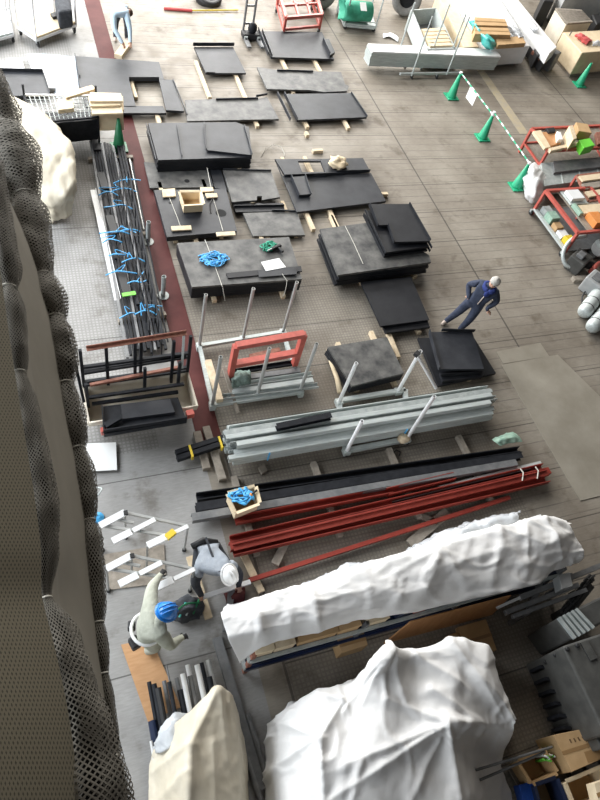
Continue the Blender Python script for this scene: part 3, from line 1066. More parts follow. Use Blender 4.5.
# ------------------------------------------------------------------ far left: carts, jacks
def frame_cart(label, quad, z, post_h, m_deck, m_frame, rails=(0.5, 1.0), name='platform_cart'):
    pts = [at(x, y, z) for x, y in quad]
    c = sum(pts, Vector()) / 4
    t = thing(name, label, 'cart', (c.x, c.y, 0))
    MB().prism([p[:2] for p in pts], z - .06, z).build('deck', m_deck, t, bevel=.01)
    e = MB()
    for i in range(4):
        e.bar(pts[i] - Vector((0, 0, .08)), pts[(i + 1) % 4] - Vector((0, 0, .08)), .05, .06)
    e.build('frame', m_frame, t)
    for p in pts:
        if post_h:
            MB().tube([p - Vector((0, 0, .06)), p + Vector((0, 0, post_h))], .025, 8).build('post', m_frame, t)
        wheel(t, Vector((p.x, p.y, .08)).lerp(Vector((c.x, c.y, .08)), .08), .08, .045, .3)
    for i in (0, 2):
        for r in rails:
            if post_h:
                MB().tube([pts[i] + Vector((0, 0, r)), pts[(i + 1) % 4] + Vector((0, 0, r))], .014, 6).build('rail', m_frame, t)
    return t


frame_cart('white wheeled cart with a cream deck and tall posts at far left', [(17, 24), (54, 11), (76, 22), (36, 37)], .28, 1.7, 'cardpale', 'white', (.9, 1.6))
frame_cart('white mesh-sided cart cut off by the left edge of the photo', [(-22, 18), (6, 10), (13, 32), (-16, 40)], .28, 1.7, 'galv', 'white', (.3, .6, .9, 1.2))
loft_box('folded_cloth', 'dark folded cloth on the cart at far left', 'cloth', [(54, -4), (70, -6), (72, 10), (58, 12)], .285, .75, 'darkcloth', bevel=.06)
loft_box('tool_case', 'small black case on the cream deck of the white cart', 'case', [(50, 13), (57, 11), (60, 15), (53, 17)], .285, .36, 'rubber')

lift = thing('hand_lifter', 'grey hand lifter with twin masts beside the farthest panel', 'lifter', at(251, 35))
for a in ((243, 32), (252, 32)):
    b = MB()
    post(b, *a, 0.1, 1.9, .035)
    b.build('mast', 'greysteel', lift)
for k in range(4):
    A, B = at(243, 32, .1), at(252, 32, .1)
    MB().bar(A + Vector((0, 0, .25 + .5 * k)), B + Vector((0, 0, .25 + .5 * k)), .04, .05).build('crossbar', 'greysteel', lift)
p = at(251, 35, .12)
MB().box(p, (.55, .3, .16)).build('base', 'rubber', lift, bevel=.03)
MB().ell(p + Vector((0.02, 0, .2)), (.14, .12, .16), 12, 8).build('pump', 'blacksteel', lift, smooth=True)
for dx in (-.2, .2):
    wheel(lift, Vector((p.x + dx, p.y - .18, .07)), .07, .05, 0, name='wheel')
    MB().bar((p.x + dx, p.y, .08), (p.x + dx, p.y - .6, .08), .12, .05).build('fork_arm', 'greysteel', lift)

solo(MB().tube([at(164, 8.5, .04), at(192, 10.5, .04)], .045, 8), 'pole', 'pink', 'short red pole lying on the deck at the far left', 'pole')
solo(MB().tube([at(192, 10.5, .04), at(238, 10, .04)], .02, 8), 'pole', 'yellow', 'thin yellow pole lying in line with the red one', 'pole')


def tyre(label, px, py, r, w_, ax, m='tyre', lying=False, hub='hole'):
    p = at(px, py, r if not lying else w_ / 2)
    t = thing('tyre', label, 'tyre', (p.x, p.y, 0))
    z = Vector(ax).normalized()
    x = z.orthogonal().normalized()
    Rm = Matrix((x, z.cross(x), z)).transposed()
    h = w_ / 2
    prof = [(r * .55, -h * .8), (r * .8, -h), (r * .95, -h * .8), (r, -h * .4), (r, h * .4), (r * .95, h * .8), (r * .8, h), (r * .55, h * .8), (r * .52, h * .3), (r * .52, -h * .3), (r * .55, -h * .8)]
    MB().lathe(prof, p, 30, Rm).build('tread', m, t, smooth=True)
    MB().lathe([(r * .53, -h * .3), (r * .53, h * .3)], p, 24, Rm).build('rim', hub, t)


tyre('pale worn tyre standing beside the grey box pallet', 407, -1, .5, .32, (-.25, -1, .35))
tyre('black tyre lying at the far edge beside the hand lifter', 208, -3, .42, .24, (.1, -.3, 1), 'rubber', True)
tyre('grey tyre standing behind the red trolley', 324, -9, .5, .28, (.3, -1, .2))

# red trolley
rt = thing('red_trolley', 'red steel frame trolley at the far edge', 'trolley', at(301, 20))
Q = [at(x, y, .55) for x, y in ((279, -6), (315, -8), (322, 15), (286, 18))]
for i in range(4):
    a, b = Q[i], Q[(i + 1) % 4]
    MB().bar(a, b, .09, .09).build('top_rail', 'redpaint', rt)
    MB().bar(a + Vector((0, 0, -.33)), b + Vector((0, 0, -.33)), .07, .07).build('lower_rail', 'redpaint', rt)
    MB().bar(a, Vector((a.x, a.y, .14)), .07, .07).build('leg', 'redpaint', rt)
    wheel(rt, Vector((a.x, a.y, .08)), .08, .05)
for f in (.35, .68):
    MB().bar(Q[0].lerp(Q[1], f), Q[3].lerp(Q[2], f), .06, .06).build('crossbar', 'redpaint', rt)
MB().bar(Q[0].lerp(Q[3], .5), Q[1].lerp(Q[2], .5), .06, .06).build('crossbar', 'redpaint', rt)

gt = frame_cart('grey frame cart carrying a green covered roll at the far edge', [(338, 6), (371, 8), (376, 26), (345, 23)], .2, 1.5, 'galv', 'galv', (.1, 1.4))
p = at(358, 13, .50)
roll = solo(MB().tube([p + Vector((-.47, .1, 0)), p + Vector((-.45, .1, 0)), p + Vector((.45, .1, 0)), p + Vector((.47, .1, 0))], [.2, .29, .29, .2], 20), 'covered_roll', 'greencloth', 'green covered roll on the grey frame cart', 'roll', smooth=True)
solo(MB().grid(cloth([[at(338, -6, 1.0), at(340, 8, .7), at(338, 20, .5)], [at(344, -6, 1.1), at(347, 8, .8), at(345, 20, .6)]], 14, 6, .05, 3)), 'green_cover', 'greencloth', 'loose green cloth at the left of the covered roll', 'cloth', smooth=True, solid=.01)
MB().box(p + Vector((.05, -.15, .27)), (.2, .02, .26), m=Matrix.Rotation(-1.0, 3, 'X')).build('paper_tag', 'paper', roll)
solo(MB().grid(cloth([[at(383, 38, .02), at(390, 37, .05), at(398, 42, .02)], [at(383, 34, .02), at(391, 33, .05), at(399, 38, .02)]], 12, 6, .02, 5)), 'film_scrap', 'white', 'scrap of white plastic on the deck left of the long sheet pack', 'plastic scrap', smooth=True, solid=.004)

# ------------------------------------------------------------------ top right goods
tr = thing('sheet_trolley', 'grey trolley with tall poles under the long pack of steel sheets', 'trolley', at(430, 72))
A, B = at(400, 74, .14), at(462, 73, .14)
for dy in (0, .55):
    MB().bar(A + Vector((0, dy, 0)), B + Vector((0, dy, 0)), .06, .06).build('rail', 'galv', tr)
for k, (x, y, dy) in enumerate(((411, 75, -.04), (446, 74, -.04), (403, 74, .62), (436, 74, .62), (455, 74, .62))):
    p = at(x, y, .14) + Vector((0, dy, 0))
    MB().tube([p, p + Vector((0, 0, 1.75 if k != 4 else 1.5))], .024, 8).build('pole', 'galv', tr)
for x, y in ((412, 76), (437, 76), (460, 75)):
    for dy in (0, .55):
        p = at(x, y, .08) + Vector((0, dy, 0))
        wheel(tr, Vector((p.x, p.y, .07)), .07, .04)
A, B = at(370, 69, .17), at(493, 69, .17)
for k in range(9):
    a, b = A + Vector((random.uniform(-.02, .02), .04, .05 * k + .025)), B + Vector((random.uniform(-.03, .03), .04, .05 * k + .025))
    solo(MB().box((a + b) / 2 + Vector((0, .2, .005)), ((b - a).length, .42, .044)), 'steel_sheet', 'galv' if k < 8 else 'white',
         'long steel sheet in the pack on the pole trolley, %s' % ('lowest', 'second from below', 'third from below', 'fourth from below', 'middle', 'fourth from above', 'third from above', 'second from above', 'topmost, white')[k], 'steel sheet', 'steel sheets on the pole trolley')

bp_ = thing('box_pallet', 'grey open box pallet beyond the long sheet pack', 'pallet', at(432, 40))
Q = [at(x, y, .65) for x, y in ((412, 10), (428, 49), (455, 48), (436, 8))]
for i in range(4):
    MB().bar(Q[i] - Vector((0, 0, .28)), Q[(i + 1) % 4] - Vector((0, 0, .28)), .04, .56).build('side', 'galv', bp_)
    MB().bar(Q[i], Vector((Q[i].x, Q[i].y, 0)), .06, .06).build('leg', 'galv', bp_)
MB().prism([q[:2] for q in Q], .12, .16).build('base', 'greysteel', bp_)
for k in range(5):
    a = Q[1].lerp(Q[0], .08 + .09 * k)
    b = Q[2].lerp(Q[3], .08 + .09 * k)
    solo(MB().bar(a.lerp(b, .08) - Vector((0, 0, .12)), b.lerp(a, .08) - Vector((0, 0, .12)), .16, .3), 'board', 'cardpale', 'tan board standing in the grey box pallet, %s from its near end' % ('first', 'second', 'third', 'fourth', 'fifth')[k], 'board', 'boards in the box pallet')
cw = loft_box('long_crate', 'long white crate running to the top edge at right', 'crate', [(452, -10), (494, -10), (530, 46), (492, 48)], .14, .72, 'white')
loft_box('long_crate', 'narrow tan crate between the grey box pallet and the long white crate', 'crate', [(437, -6), (446, -10), (479, 47), (464, 47)], 0, .52, 'cardpale')
loft_box('crate_skid', 'low grey skid under the long white crate', 'skid', [(456, -8), (490, -8), (524, 44), (496, 46)], 0, .137, 'greysteel', zref=.7)
carton('long brown box on the white crate, the left one', [(475, 17), (505, 19), (508, 26), (475, 25)], .725, 1.0, 'card')
carton('long brown box on the white crate, the near one', [(475, 27), (508, 28), (511, 35), (475, 34)], .725, .98, 'card')
carton('brown box at the near end of the white crate', [(496, 38), (522, 36), (526, 43), (498, 45)], .725, .86, 'card', tape=False)
solo(MB().grid(cloth([[at(468, 22, .75), at(474, 34, .75), at(484, 46, .75), at(494, 60, .2)], [at(472, 20, 1.0), at(480, 32, 1.0), at(489, 43, .95), at(497, 57, .3)], [at(478, 22, .9), at(486, 33, .9), at(495, 42, .85), at(501, 53, .4)]], 24, 16, .05, 3, .02, 4)), 'plastic_cover', 'teal', 'teal plastic cover spilling over the left of the white crate', 'plastic sheet', smooth=True, solid=.004)
solo(MB().grid(cloth([[at(505, 28, .75), at(512, 34, .76), at(516, 40, .74)], [at(509, 26, .95), at(516, 31, .95), at(521, 37, .9)], [at(514, 26, .75), at(519, 31, .76), at(524, 37, .74)]], 14, 10, .05, 5)), 'film_heap', 'film', 'heap of clear film on the right of the white crate', 'plastic sheet', smooth=True, solid=.004)

lb = thing('long_machine', 'long white machine bed with a black and copper end at right', 'machine', at(540, 55))
MB().prism([at(x, y, .8)[:2] for x, y in ((501, -8), (512, -8), (557, 47), (549, 54))], .45, .8).build('bed', 'white', lb, bevel=.02)
MB().prism([at(x, y, .8)[:2] for x, y in ((504, -2), (511, -2), (554, 48), (549, 52))], .12, .45).build('underframe', 'rubber', lb)
MB().prism([at(x, y, .6)[:2] for x, y in ((534, 42), (541, 41), (546, 52), (538, 54))], .1, .55).build('end_box', 'rubber', lb, bevel=.02)
for a, b in (((533, 52), (545, 62)), ((540, 50), (549, 58))):
    A, B = at(*a, .42), at(*b, .42)
    MB().bar(A, B, .16, .1).build('copper_bar', 'rust', lb)
p = at(551, 60, .3)
MB().box(p, (.35, .3, .6), .5).build('end_plate', 'greysteel', lb, bevel=.02)
MB().prism([at(x, y, .1)[:2] for x, y in ((506, -2), (512, -2), (552, 56), (546, 58))], 0, .12).build('foot', 'rubber', lb)
solo(MB().grid(cloth([[at(524, 20, .82), at(528, 26, .83), at(533, 32, .82)], [at(530, 18, .9), at(535, 24, .92), at(539, 30, .9)]], 10, 6, .04, 6)), 'film_scrap', 'film', 'crumpled film on the white machine bed', 'plastic scrap', smooth=True, solid=.004)

blk = thing('wrapped_block', 'large cream block with a red cloth on it at top right', 'block', at(585, 78))
MB().prism([at(x, y, .85)[:2] for x, y in ((563, 32), (618, 29), (628, 49), (582, 53))], .1, .85).build('body', 'cardpale', blk, bevel=.03)
MB().prism([at(x, y, .85)[:2] for x, y in ((564, 33), (616, 30), (626, 48), (583, 52))], 0, .1).build('skid', 'oldwood', blk)
solo(MB().grid(cloth([[at(574, 36, .86), at(580, 41, .86), at(586, 45, .86)], [at(576, 34, .98), at(583, 38, 1.0), at(589, 42, .95)], [at(582, 34, .86), at(587, 37, .86), at(592, 41, .86)]], 14, 10, .04, 6)), 'red_cloth', 'pink', 'crumpled red cloth on the cream block', 'cloth', smooth=True, solid=.006)
solo(MB().grid(cloth([[at(592, 46, .86), at(602, 46, .86), at(612, 45, .86)], [at(593, 41, .93), at(602, 41, .95), at(612, 40, .9)]], 14, 8, .05, 5)), 'film_scrap', 'film', 'crumpled pale film beside the red cloth', 'plastic scrap', smooth=True, solid=.004)
sr = thing('slatted_crate', 'grey slatted crate behind the cream block', 'crate', at(562, 30))
Q = [at(x, y, 1.0) for x, y in ((556, 8), (582, 10), (592, 21), (567, 23))]
MB().prism([q[:2] for q in Q], 0.05, .93).build('body', 'cream', sr)
for k in range(7):
    f = (k + .5) / 7
    MB().bar(Q[0].lerp(Q[3], f) - Vector((0, 0, .03)), Q[1].lerp(Q[2], f) - Vector((0, 0, .03)), .16, .06).build('slat', 'oldwood', sr)
MB().prism([q[:2] for q in Q], 0, .05).build('skid', 'oldwood', sr)
loft_box('steel_container', 'long grey container at the far right edge', 'container', [(562, -14), (622, -10), (626, 0), (566, -3)], 0, 1.1, 'machinelight', bevel=.02)
loft_box('steel_container', 'pale grey low container right of the slatted crate', 'container', [(602, 14), (632, 12), (638, 22), (608, 24)], 0, .7, 'machinelight', bevel=.02)
loft_box('machine_housing', 'black housing between the two grey containers', 'machine', [(592, 14), (599, 13), (604, 22), (597, 24)], 0, .8, 'rubber', bevel=.04)
loft_box('machine_housing', 'black housing behind the white machine bed', 'machine', [(545, -10), (556, -10), (554, 2), (544, 1)], 0, .9, 'rubber', bevel=.04)
lean = thing('steel_pole', 'thin dark pole leaning against the cream block', 'pole', at(558, 58))
MB().tube([at(556, 58, .02), at(572, 31, 1.0)], .02, 8).build('shaft', 'greysteel', lean)

# ------------------------------------------------------------------ right-hand racks
r1 = thing('red_rack', 'red steel rack with scrap wood beyond the white sack', 'rack', at(552, 158))
Q = [at(x, y, .75) for x, y in ((532, 129), (600, 126), (612, 147), (548, 151))]
for i in range(4):
    a, b = Q[i], Q[(i + 1) % 4]
    MB().bar(a, b, .07, .07).build('top_rail', 'redpaint', r1)
    MB().bar(a, Vector((a.x, a.y, 0)), .07, .07).build('leg', 'redpaint', r1)
    MB().bar(Vector((a.x, a.y, .3)), Vector((b.x, b.y, .3)), .05, .05).build('lower_rail', 'redpaint', r1)
MB().prism([q[:2] for q in Q], .70, .735).build('shelf', 'oldwood', r1)
MB().prism([q[:2] for q in Q], .26, .29).build('lower_shelf', 'oldwood', r1)
Z = .74
for lb_, qd, z1, m in (('pale board at the left of the far red rack', [(533, 131), (541, 130), (551, 147), (545, 148)], .82, 'cardpale'),
                       ('brown board on the far red rack, beside the pale one', [(542, 132), (556, 131), (561, 143), (550, 146)], .80, 'brownboard'),
                       ('long stick at the near edge of the far red rack', [(549, 148), (580, 141), (581, 144), (551, 151)], .84, 'wood'),
                       ('wood block standing on the far red rack', [(569, 126), (573, 125), (577, 138), (573, 140)], 1.1, 'wood'),
                       ('brown carton at the back of the far red rack', [(576, 122), (588, 124), (592, 133), (579, 131)], .98, 'card'),
                       ('lime green box on the near edge of the far red rack', [(579, 140), (590, 138), (595, 145), (584, 148)], .98, 'lime'),
                       ('white folded bag on the far red rack', [(557, 131), (561, 132), (563, 139), (558, 140)], .9, 'white'),
                       ('dark metal offcut at the back left of the far red rack', [(546, 128), (554, 127), (556, 131), (549, 132)], .86, 'rubber'),
                       ('dark offcut at the right of the far red rack', [(596, 132), (604, 131), (608, 143), (598, 144)], .85, 'rust')):
    loft_box('offcut', lb_, 'offcut', qd, Z, z1, m)
du = thing('metal_duct', 'long galvanised duct between the two red racks', 'duct', at(575, 190))
MB().prism([at(x, y, .45)[:2] for x, y in ((541, 163), (612, 156), (618, 176), (545, 186))], .1, .45).build('duct_body', 'galv_dark', du, bevel=.01)
MB().prism([at(x, y, .5)[:2] for x, y in ((553, 162), (612, 157), (614, 166), (554, 173))], .45, .53).build('cover', 'greysteel', du)
for f in (.25, .5, .75):
    a, b = at(541 + 71 * f, 163 - 7 * f, .455), at(545 + 73 * f, 186 - 10 * f, .455)
    MB().bar(a, b, .03, .02).build('seam', 'galv', du)
MB().prism([at(x, y, .45)[:2] for x, y in ((548, 165), (605, 160), (610, 176), (552, 182))], 0, .1).build('skid', 'oldwood', du)
solo(MB().grid(cloth([[at(521, 184, .02), at(525, 198, .02), at(532, 205, .02), at(544, 200, .02)], [at(522, 178, .35), at(527, 190, .35), at(535, 196, .38), at(546, 190, .3)], [at(530, 165, .55), at(534, 174, .6), at(540, 180, .55), at(545, 178, .4)], [at(536, 162, .3), at(541, 168, .35), at(544, 172, .3), at(546, 174, .2)], [at(538, 168, .02), at(543, 173, .02), at(546, 177, .02), at(548, 180, .02)]], 26, 30, .05, 3, .012, 2)), 'plastic_sack', 'white', 'white plastic sack leaning at the end of the galvanised duct', 'sack', smooth=True, solid=.004)

r2 = thing('red_rack', 'low red and silver rack full of parts at the right edge', 'rack', at(560, 235))
A, B = at(546, 191, .75), at(578, 233, .75)
off = (at(612, 215, .75) - B)
off = off - (B - A).normalized() * off.dot((B - A).normalized())
for p in (A, B, A + off, B + off):
    MB().bar(p, Vector((p.x, p.y, 0)), .07, .07).build('leg', 'redpaint', r2)
MB().bar(A, B, .08, .08).build('top_rail', 'redpaint', r2)
MB().bar(A + off, B + off, .08, .08).build('top_rail', 'redpaint', r2)
MB().bar(A, A + off, .07, .07).build('end_rail', 'redpaint', r2)
MB().bar(B, B + off, .07, .07).build('end_rail', 'redpaint', r2)
lo_ = Vector((0, 0, -.58))
MB().bar(A + lo_, B + lo_, .09, .06).build('lower_rail', 'galv', r2)
MB().prism([p[:2] for p in (A, B, B + off, A + off)], .12, .15).build('lower_shelf', 'greysteel', r2)
MB().prism([p[:2] for p in (A.lerp(A + off, .28), B.lerp(B + off, .28), B + off, A + off)], .68, .71).build('upper_shelf', 'oldwood', r2)
for p in (A, B):
    wheel(r2, Vector((p.x - .07, p.y, .07)), .07, .04)


def onr(u, v, z):
    p = A.lerp(B, u) + off * v
    return Vector((p.x, p.y, z))


def offcut(label, u0, u1, v0, v1, z0, z1, m, name='offcut', cat='offcut'):
    pts = [onr(u0, v0, 0)[:2], onr(u1, v0, 0)[:2], onr(u1, v1, 0)[:2], onr(u0, v1, 0)[:2]]
    return solo(MB().prism(pts, z0, z1), name, m, label, cat, bevel=.008)


for lb_, u0, u1, v0, v1, z0, z1, m in (('dull grey casting in the lower tray, farthest one', .06, .2, .06, .22, .15, .34, 'galv_dark'), ('green-grey bag in the lower tray of the near red rack', .22, .4, .04, .22, .15, .38, 'palegreen'),
                                       ('brown carton in the lower tray of the near red rack', .44, .58, .05, .2, .15, .32, 'card'), ('yellow tin in the lower tray of the near red rack', .78, .9, .05, .2, .15, .36, 'yellow'), ('white tray in the lower tray of the near red rack', .6, .76, .05, .22, .15, .28, 'white'),
                                       ('grey sheet on the upper shelf of the near red rack', .0, .36, .3, .7, .715, .75, 'galv'), ('white folded sack on the upper shelf of the near red rack', .08, .3, .34, .62, .755, .85, 'white'),
                                       ('green sheet strip on the upper shelf of the near red rack', .38, .62, .3, .36, .715, .82, 'palegreen'), ('orange carton on the upper shelf of the near red rack', .66, .92, .4, .62, .715, .9, 'orange'),
                                       ('tan board on the upper shelf of the near red rack', .42, .62, .4, .95, .715, .80, 'cardpale'), ('brown leather roll on the upper shelf of the near red rack', .68, .9, .66, .85, .715, .86, 'brownboard')):
    offcut(lb_, u0, u1, v0, v1, z0, z1, m)
MB_ = MB()
for pr in (((575, 182), (600, 178)), ((578, 190), (606, 186)), ((581, 199), (612, 196)), ((584, 206), (614, 205))):
    pass
r3 = thing('red_rack', 'small red rack with tan boards cut off by the right edge', 'rack', at(592, 210))
Q = [at(x, y, .7) for x, y in ((577, 176), (612, 172), (622, 196), (588, 202))]
for i in range(4):
    MB().bar(Q[i], Q[(i + 1) % 4], .06, .06).build('top_rail', 'rust', r3)
    MB().bar(Q[i], Vector((Q[i].x, Q[i].y, 0)), .06, .06).build('leg', 'redpaint', r3)
for k in range(3):
    a, b = Q[0].lerp(Q[3], .2 + .3 * k), Q[1].lerp(Q[2], .2 + .3 * k)
    solo(MB().bar(a + Vector((0, 0, .06)), b + Vector((0, 0, .06)), .2, .05), 'board', ('cardpale', 'oldwood', 'wood')[k], 'board on the small red rack at the right edge, %s' % ('far one', 'middle one', 'near one')[k], 'board', 'boards on the small red rack')

mo = thing('electric_motor', 'dark grey boxy motor with a hose loop at the right edge', 'motor', at(577, 268))
p = at(578, 262, .2)
MB().box(p, (.5, .4, .4), .5).build('housing', 'machine', mo, bevel=.03)
MB().box(p + Vector((-.05, 0, .23)), (.22, .18, .1), .5).build('terminal_box', 'greysteel', mo, bevel=.02)
MB().tube([p + Vector((.2, -.1, 0)), p + Vector((.42, -.2, 0))], .1, 16).build('shaft_end', 'rubber', mo)
MB().tube(spline([at(586, 236, .5), at(574, 238, .5), at(566, 246, .4), at(563, 256, .25), at(566, 265, .12), at(575, 268, .1)], 30), .05, 10).build('hose', 'galv', mo, smooth=True)
pm = thing('pump', 'pale grey pump behind the dark motor', 'pump', at(594, 250))
p = at(604, 246, .3)
MB().tube([p + Vector((-.25, -.1, 0)), p + Vector((.3, .1, 0))], .2, 18).build('body', 'machinelight', pm, smooth=False, bevel=.03)
MB().tube([p + Vector((-.1, 0, .1)), p + Vector((-.1, 0, .4))], .08, 14).build('inlet', 'machinelight', pm)
MB().box((p.x, p.y, .05), (.5, .3, .1)).build('base', 'machine', pm)
MB().tube([at(598, 244, .42), at(606, 240, .5)], .1, 14).build('flange', 'galv', pm)
solo(MB().box(at(580, 279, .05), (.42, .14, .1), -.05), 'timber_block', 'oldwood', 'small timber block on the deck in front of the motor', 'timber')
solo(MB().tube(spline([at(590, 272, .1), at(594, 268, .25), at(598, 264, .25), at(606, 262, .1)], 14), .06, 10), 'red_pipe', 'redpaint', 'short red bent pipe between the motor and the cylinders', 'pipe', smooth=True)
cb = thing('control_box', 'pale grey box behind the gas cylinders at the right edge', 'box', at(592, 292))
p = at(594, 284, .2)
MB().box(p, (.5, .45, .4), .5).build('casing', 'machinelight', cb, bevel=.03)
MB().box(p + Vector((-.02, .02, .21)), (.3, .2, .03), .5).build('lid', 'greysteel', cb)


def cylinder(label, a, b, r):
    A, B = at(*a, r), at(*b, r)
    A.z = B.z = r
    t = thing('gas_cylinder', label, 'cylinder', ((A + B) / 2).xy.to_3d())
    d = (B - A).normalized()
    MB().tube([A - d * r * .0, A + d * r * .12, A + d * r * .4, A + d * r * .9, B - d * r * .5, B], [r * .35, r * .65, r * .9, r, r, r * .9], 22).build('body', 'galv', t, smooth=True)
    MB().tube([A + d * r * 1.3, A + d * r * 1.4], r * 1.04, 22).build('band', 'rubber', t)
    MB().tube([A + d * r * 3.2, A + d * r * 3.3], r * 1.04, 22).build('band', 'rubber', t)
    return t


cylinder('grey gas cylinder lying at the right edge, the far one', (583, 314), (612, 276), .17)
cylinder('grey gas cylinder lying at the right edge, the near one', (591, 329), (622, 292), .17)
solo(MB().tube(spline([at(583, 306, .02), at(582, 298, .05), at(586, 291, .06), at(594, 288, .06)], 16), .02, 8), 'hose', 'rubber', 'black hose beside the far gas cylinder', 'hose', smooth=True)


# ------------------------------------------------------------------ left: grid trolley, cloth, pipes
gtx = thing('grid_trolley', 'black trolley with a wire grid top at far left', 'trolley', at(62, 122))
Q = [at(x, y, .8) for x, y in ((24, 95), (96, 96), (98, 117), (34, 123))]
for i in range(4):
    MB().bar(Q[i], Q[(i + 1) % 4], .04, .04).build('rim', 'white' if i == 0 else 'blacksteel', gtx)
    MB().tube([Q[i] + Vector((0, 0, .25 if i < 2 else 0)), Vector((Q[i].x, Q[i].y, .14))], .025, 8).build('post', 'blacksteel', gtx)
    wheel(gtx, Vector((Q[i].x, Q[i].y, .07)), .07, .05)
g = MB()
for k in range(1, 15):
    g.tube([Q[0].lerp(Q[1], k / 15), Q[3].lerp(Q[2], k / 15)], .008, 5)
for k in range(1, 6):
    g.tube([Q[0].lerp(Q[3], k / 6), Q[1].lerp(Q[2], k / 6)], .008, 5)
g.build('wire_grid', 'galv', gtx)
MB().prism([q[:2] for q in Q], .35, .40).build('lower_shelf', 'blacksteel', gtx)
MB().bar(Q[3] - Vector((0, 0, .3)), Q[2] - Vector((0, 0, .3)), .03, .5).build('front_plate', 'blacksteel', gtx)
loft_box('foam_block', 'pale block on the wire grid of the black trolley', 'block', [(57, 99), (73, 99), (74, 108), (58, 110)], .83, .93, 'cardpale')
for k in range(4):
    loft_box('cardboard_sheet', 'cardboard sheet in the pile on the black grid trolley, %s' % ('bottom one', 'second from below', 'third from below', 'topmost')[k], 'cardboard',
             [[(90, 95), (123, 96), (124, 110), (91, 109)], [(91, 98), (121, 99), (123, 113), (92, 114)], [(88, 94), (122, 95), (121, 105), (90, 106)], [(90, 92), (121, 93), (123, 101), (90, 101)]][k], .83 + .055 * k, .878 + .055 * k, 'cardpale', 'cardboard sheets on the grid trolley')
fl_ = thing('cardboard_sheet', 'bent cardboard sheet hanging down in front of the grid trolley', 'cardboard', at(106, 135))
MB().hexa([at(91, 113, .86), at(123, 112, .86), at(124, 130, .45), at(94, 131, .45)], [x + Vector((0, -.02, .02)) for x in (at(91, 113, .86), at(123, 112, .86), at(124, 130, .45), at(94, 131, .45))]).build('sheet', 'cardpale', fl_)
solo(MB().bar(at(64, 97, .95), at(94, 88, .95), .16, .06), 'plank', 'wood', 'short pale plank lying across the back of the grid trolley', 'plank')
solo(MB().bar(at(118, 57, .06), at(128, 43, .06), .2, .12), 'timber_block', 'wood', 'pale timber beam end the stooping far worker holds', 'timber')

solo(MB().grid(cloth([[at(14, 101, .1), at(50, 124, .1), at(72, 160, .1), at(72, 196, .1), at(66, 214, .05)],
                      [at(8, 97, 1.1), at(45, 114, 1.15), at(69, 144, 1.1), at(76, 182, .9), at(72, 214, .3)],
                      [at(-2, 103, 1.15), at(30, 128, 1.2), at(54, 156, 1.1), at(66, 195, .85), at(66, 219, .2)],
                      [at(-12, 112, 1.0), at(14, 148, 1.0), at(36, 176, .9), at(52, 208, .6), at(58, 222, .1)],
                      [at(-20, 140, .05), at(2, 180, .05), at(24, 206, .05), at(42, 214, .05), at(50, 223, .02)]], 40, 40, .05, 2.2, .012, 11)), 'dust_sheet', 'tarpcream', 'cream dust sheet over goods beside the hanging net', 'dust sheet', smooth=True, solid=.004)

# sleepers, pipes with ties
for lb_, a, b in (('cross timber under the far end of the black pipes', (88, 158), (133, 156)), ('cross timber under the middle of the black pipes', (104, 238), (150, 232)), ('cross timber under the near end of the black pipes', (118, 320), (166, 313))):
    wood_bar(lb_, a, b, .1, .1, 0)
GPI = 'black steel tubes in the tied bundle'
onm = ('outermost on the curtain side', 'second from the curtain side', 'third from the curtain side', 'fourth from the curtain side', 'fifth from the curtain side', 'sixth from the curtain side', 'sixth from the maroon strip', 'fifth from the maroon strip', 'fourth from the maroon strip', 'third from the maroon strip', 'second from the maroon strip', 'nearest the maroon strip')
BX = []
for k in range(12):
    ta, tb = (90 + k * 2.9, 138 + (k * 37 % 9)), (127.5 + k * 3.5, 358 - k * .7 - (k * 23 % 7))
    zz = .125
    A_, B_ = at(*ta, zz), at(*tb, zz)
    A_.z = B_.z = zz
    BX.append((A_, B_))
    solo(MB().bar(A_, B_, .048, .05), 'square_tube', 'blacksteel' if k % 4 else 'greysteel', 'long %s steel tube in the blue-tied bundle, ' % ('black' if k % 4 else 'dark grey') + onm[k], 'steel tube', GPI)  # every fourth tube greyed, standing in for highlights along the black bundle
for k in range(4):
    A_, B_ = BX[1 + k * 2]
    A_, B_ = A_.lerp(B_, .30 + .16 * k), A_.lerp(B_, .62 + .1 * k)
    up = Vector((0.03, 0, .047))
    solo(MB().bar(A_ + up, B_ + up, .05, .04), 'square_tube', 'blacksteel', 'black tube lying on top of the blue-tied bundle, %s' % ('first from the curtain side', 'second from the curtain side', 'third from the curtain side', 'nearest the maroon strip')[k], 'steel tube', GPI)
solo(MB().angle(at(96, 190, .12), at(121, 300, .12), .12, .05, .01), 'steel_angle', 'white', 'white steel angle along the curtain side of the black tubes', 'steel angle')
# blue ties round the bundle
rnd = random.Random(4)
for k, (x, y) in enumerate(((108, 193), (123, 190), (118, 207), (127, 181), (115, 233), (128, 231), (117, 255), (133, 260), (121, 272), (137, 282), (128, 316), (145, 312), (150, 309), (112, 240))):
    p = at(x, y, .21)
    t = thing('cable_tie', 'blue tie on the black tube bundle', 'tie', p, 'blue ties on the black tubes')
    s_ = .16 + rnd.random() * .16
    MB().tube(spline([p + Vector((-s_, rnd.uniform(-.05, .05), -.02)), p + Vector((-s_ * .3, 0, .03)), p + Vector((s_ * .4, rnd.uniform(-.05, .05), .03)), p + Vector((s_, rnd.uniform(-.1, .1), -.02))], 12), .014, 6).build('loop', 'strap', t)
    MB().tube(spline([p + Vector((0, 0, .03)), p + Vector((rnd.uniform(-.2, .2), rnd.uniform(.05, .2), .06)), p + Vector((rnd.uniform(-.25, .25), rnd.uniform(-.1, .2), .02))], 8), .008, 5).build('tail', 'strap', t)
solo(MB().box(at(129, 294, .22), (.26, .09, .02), .1), 'tape_flag', 'lime', 'green tape on the black tubes near their near end', 'tape')
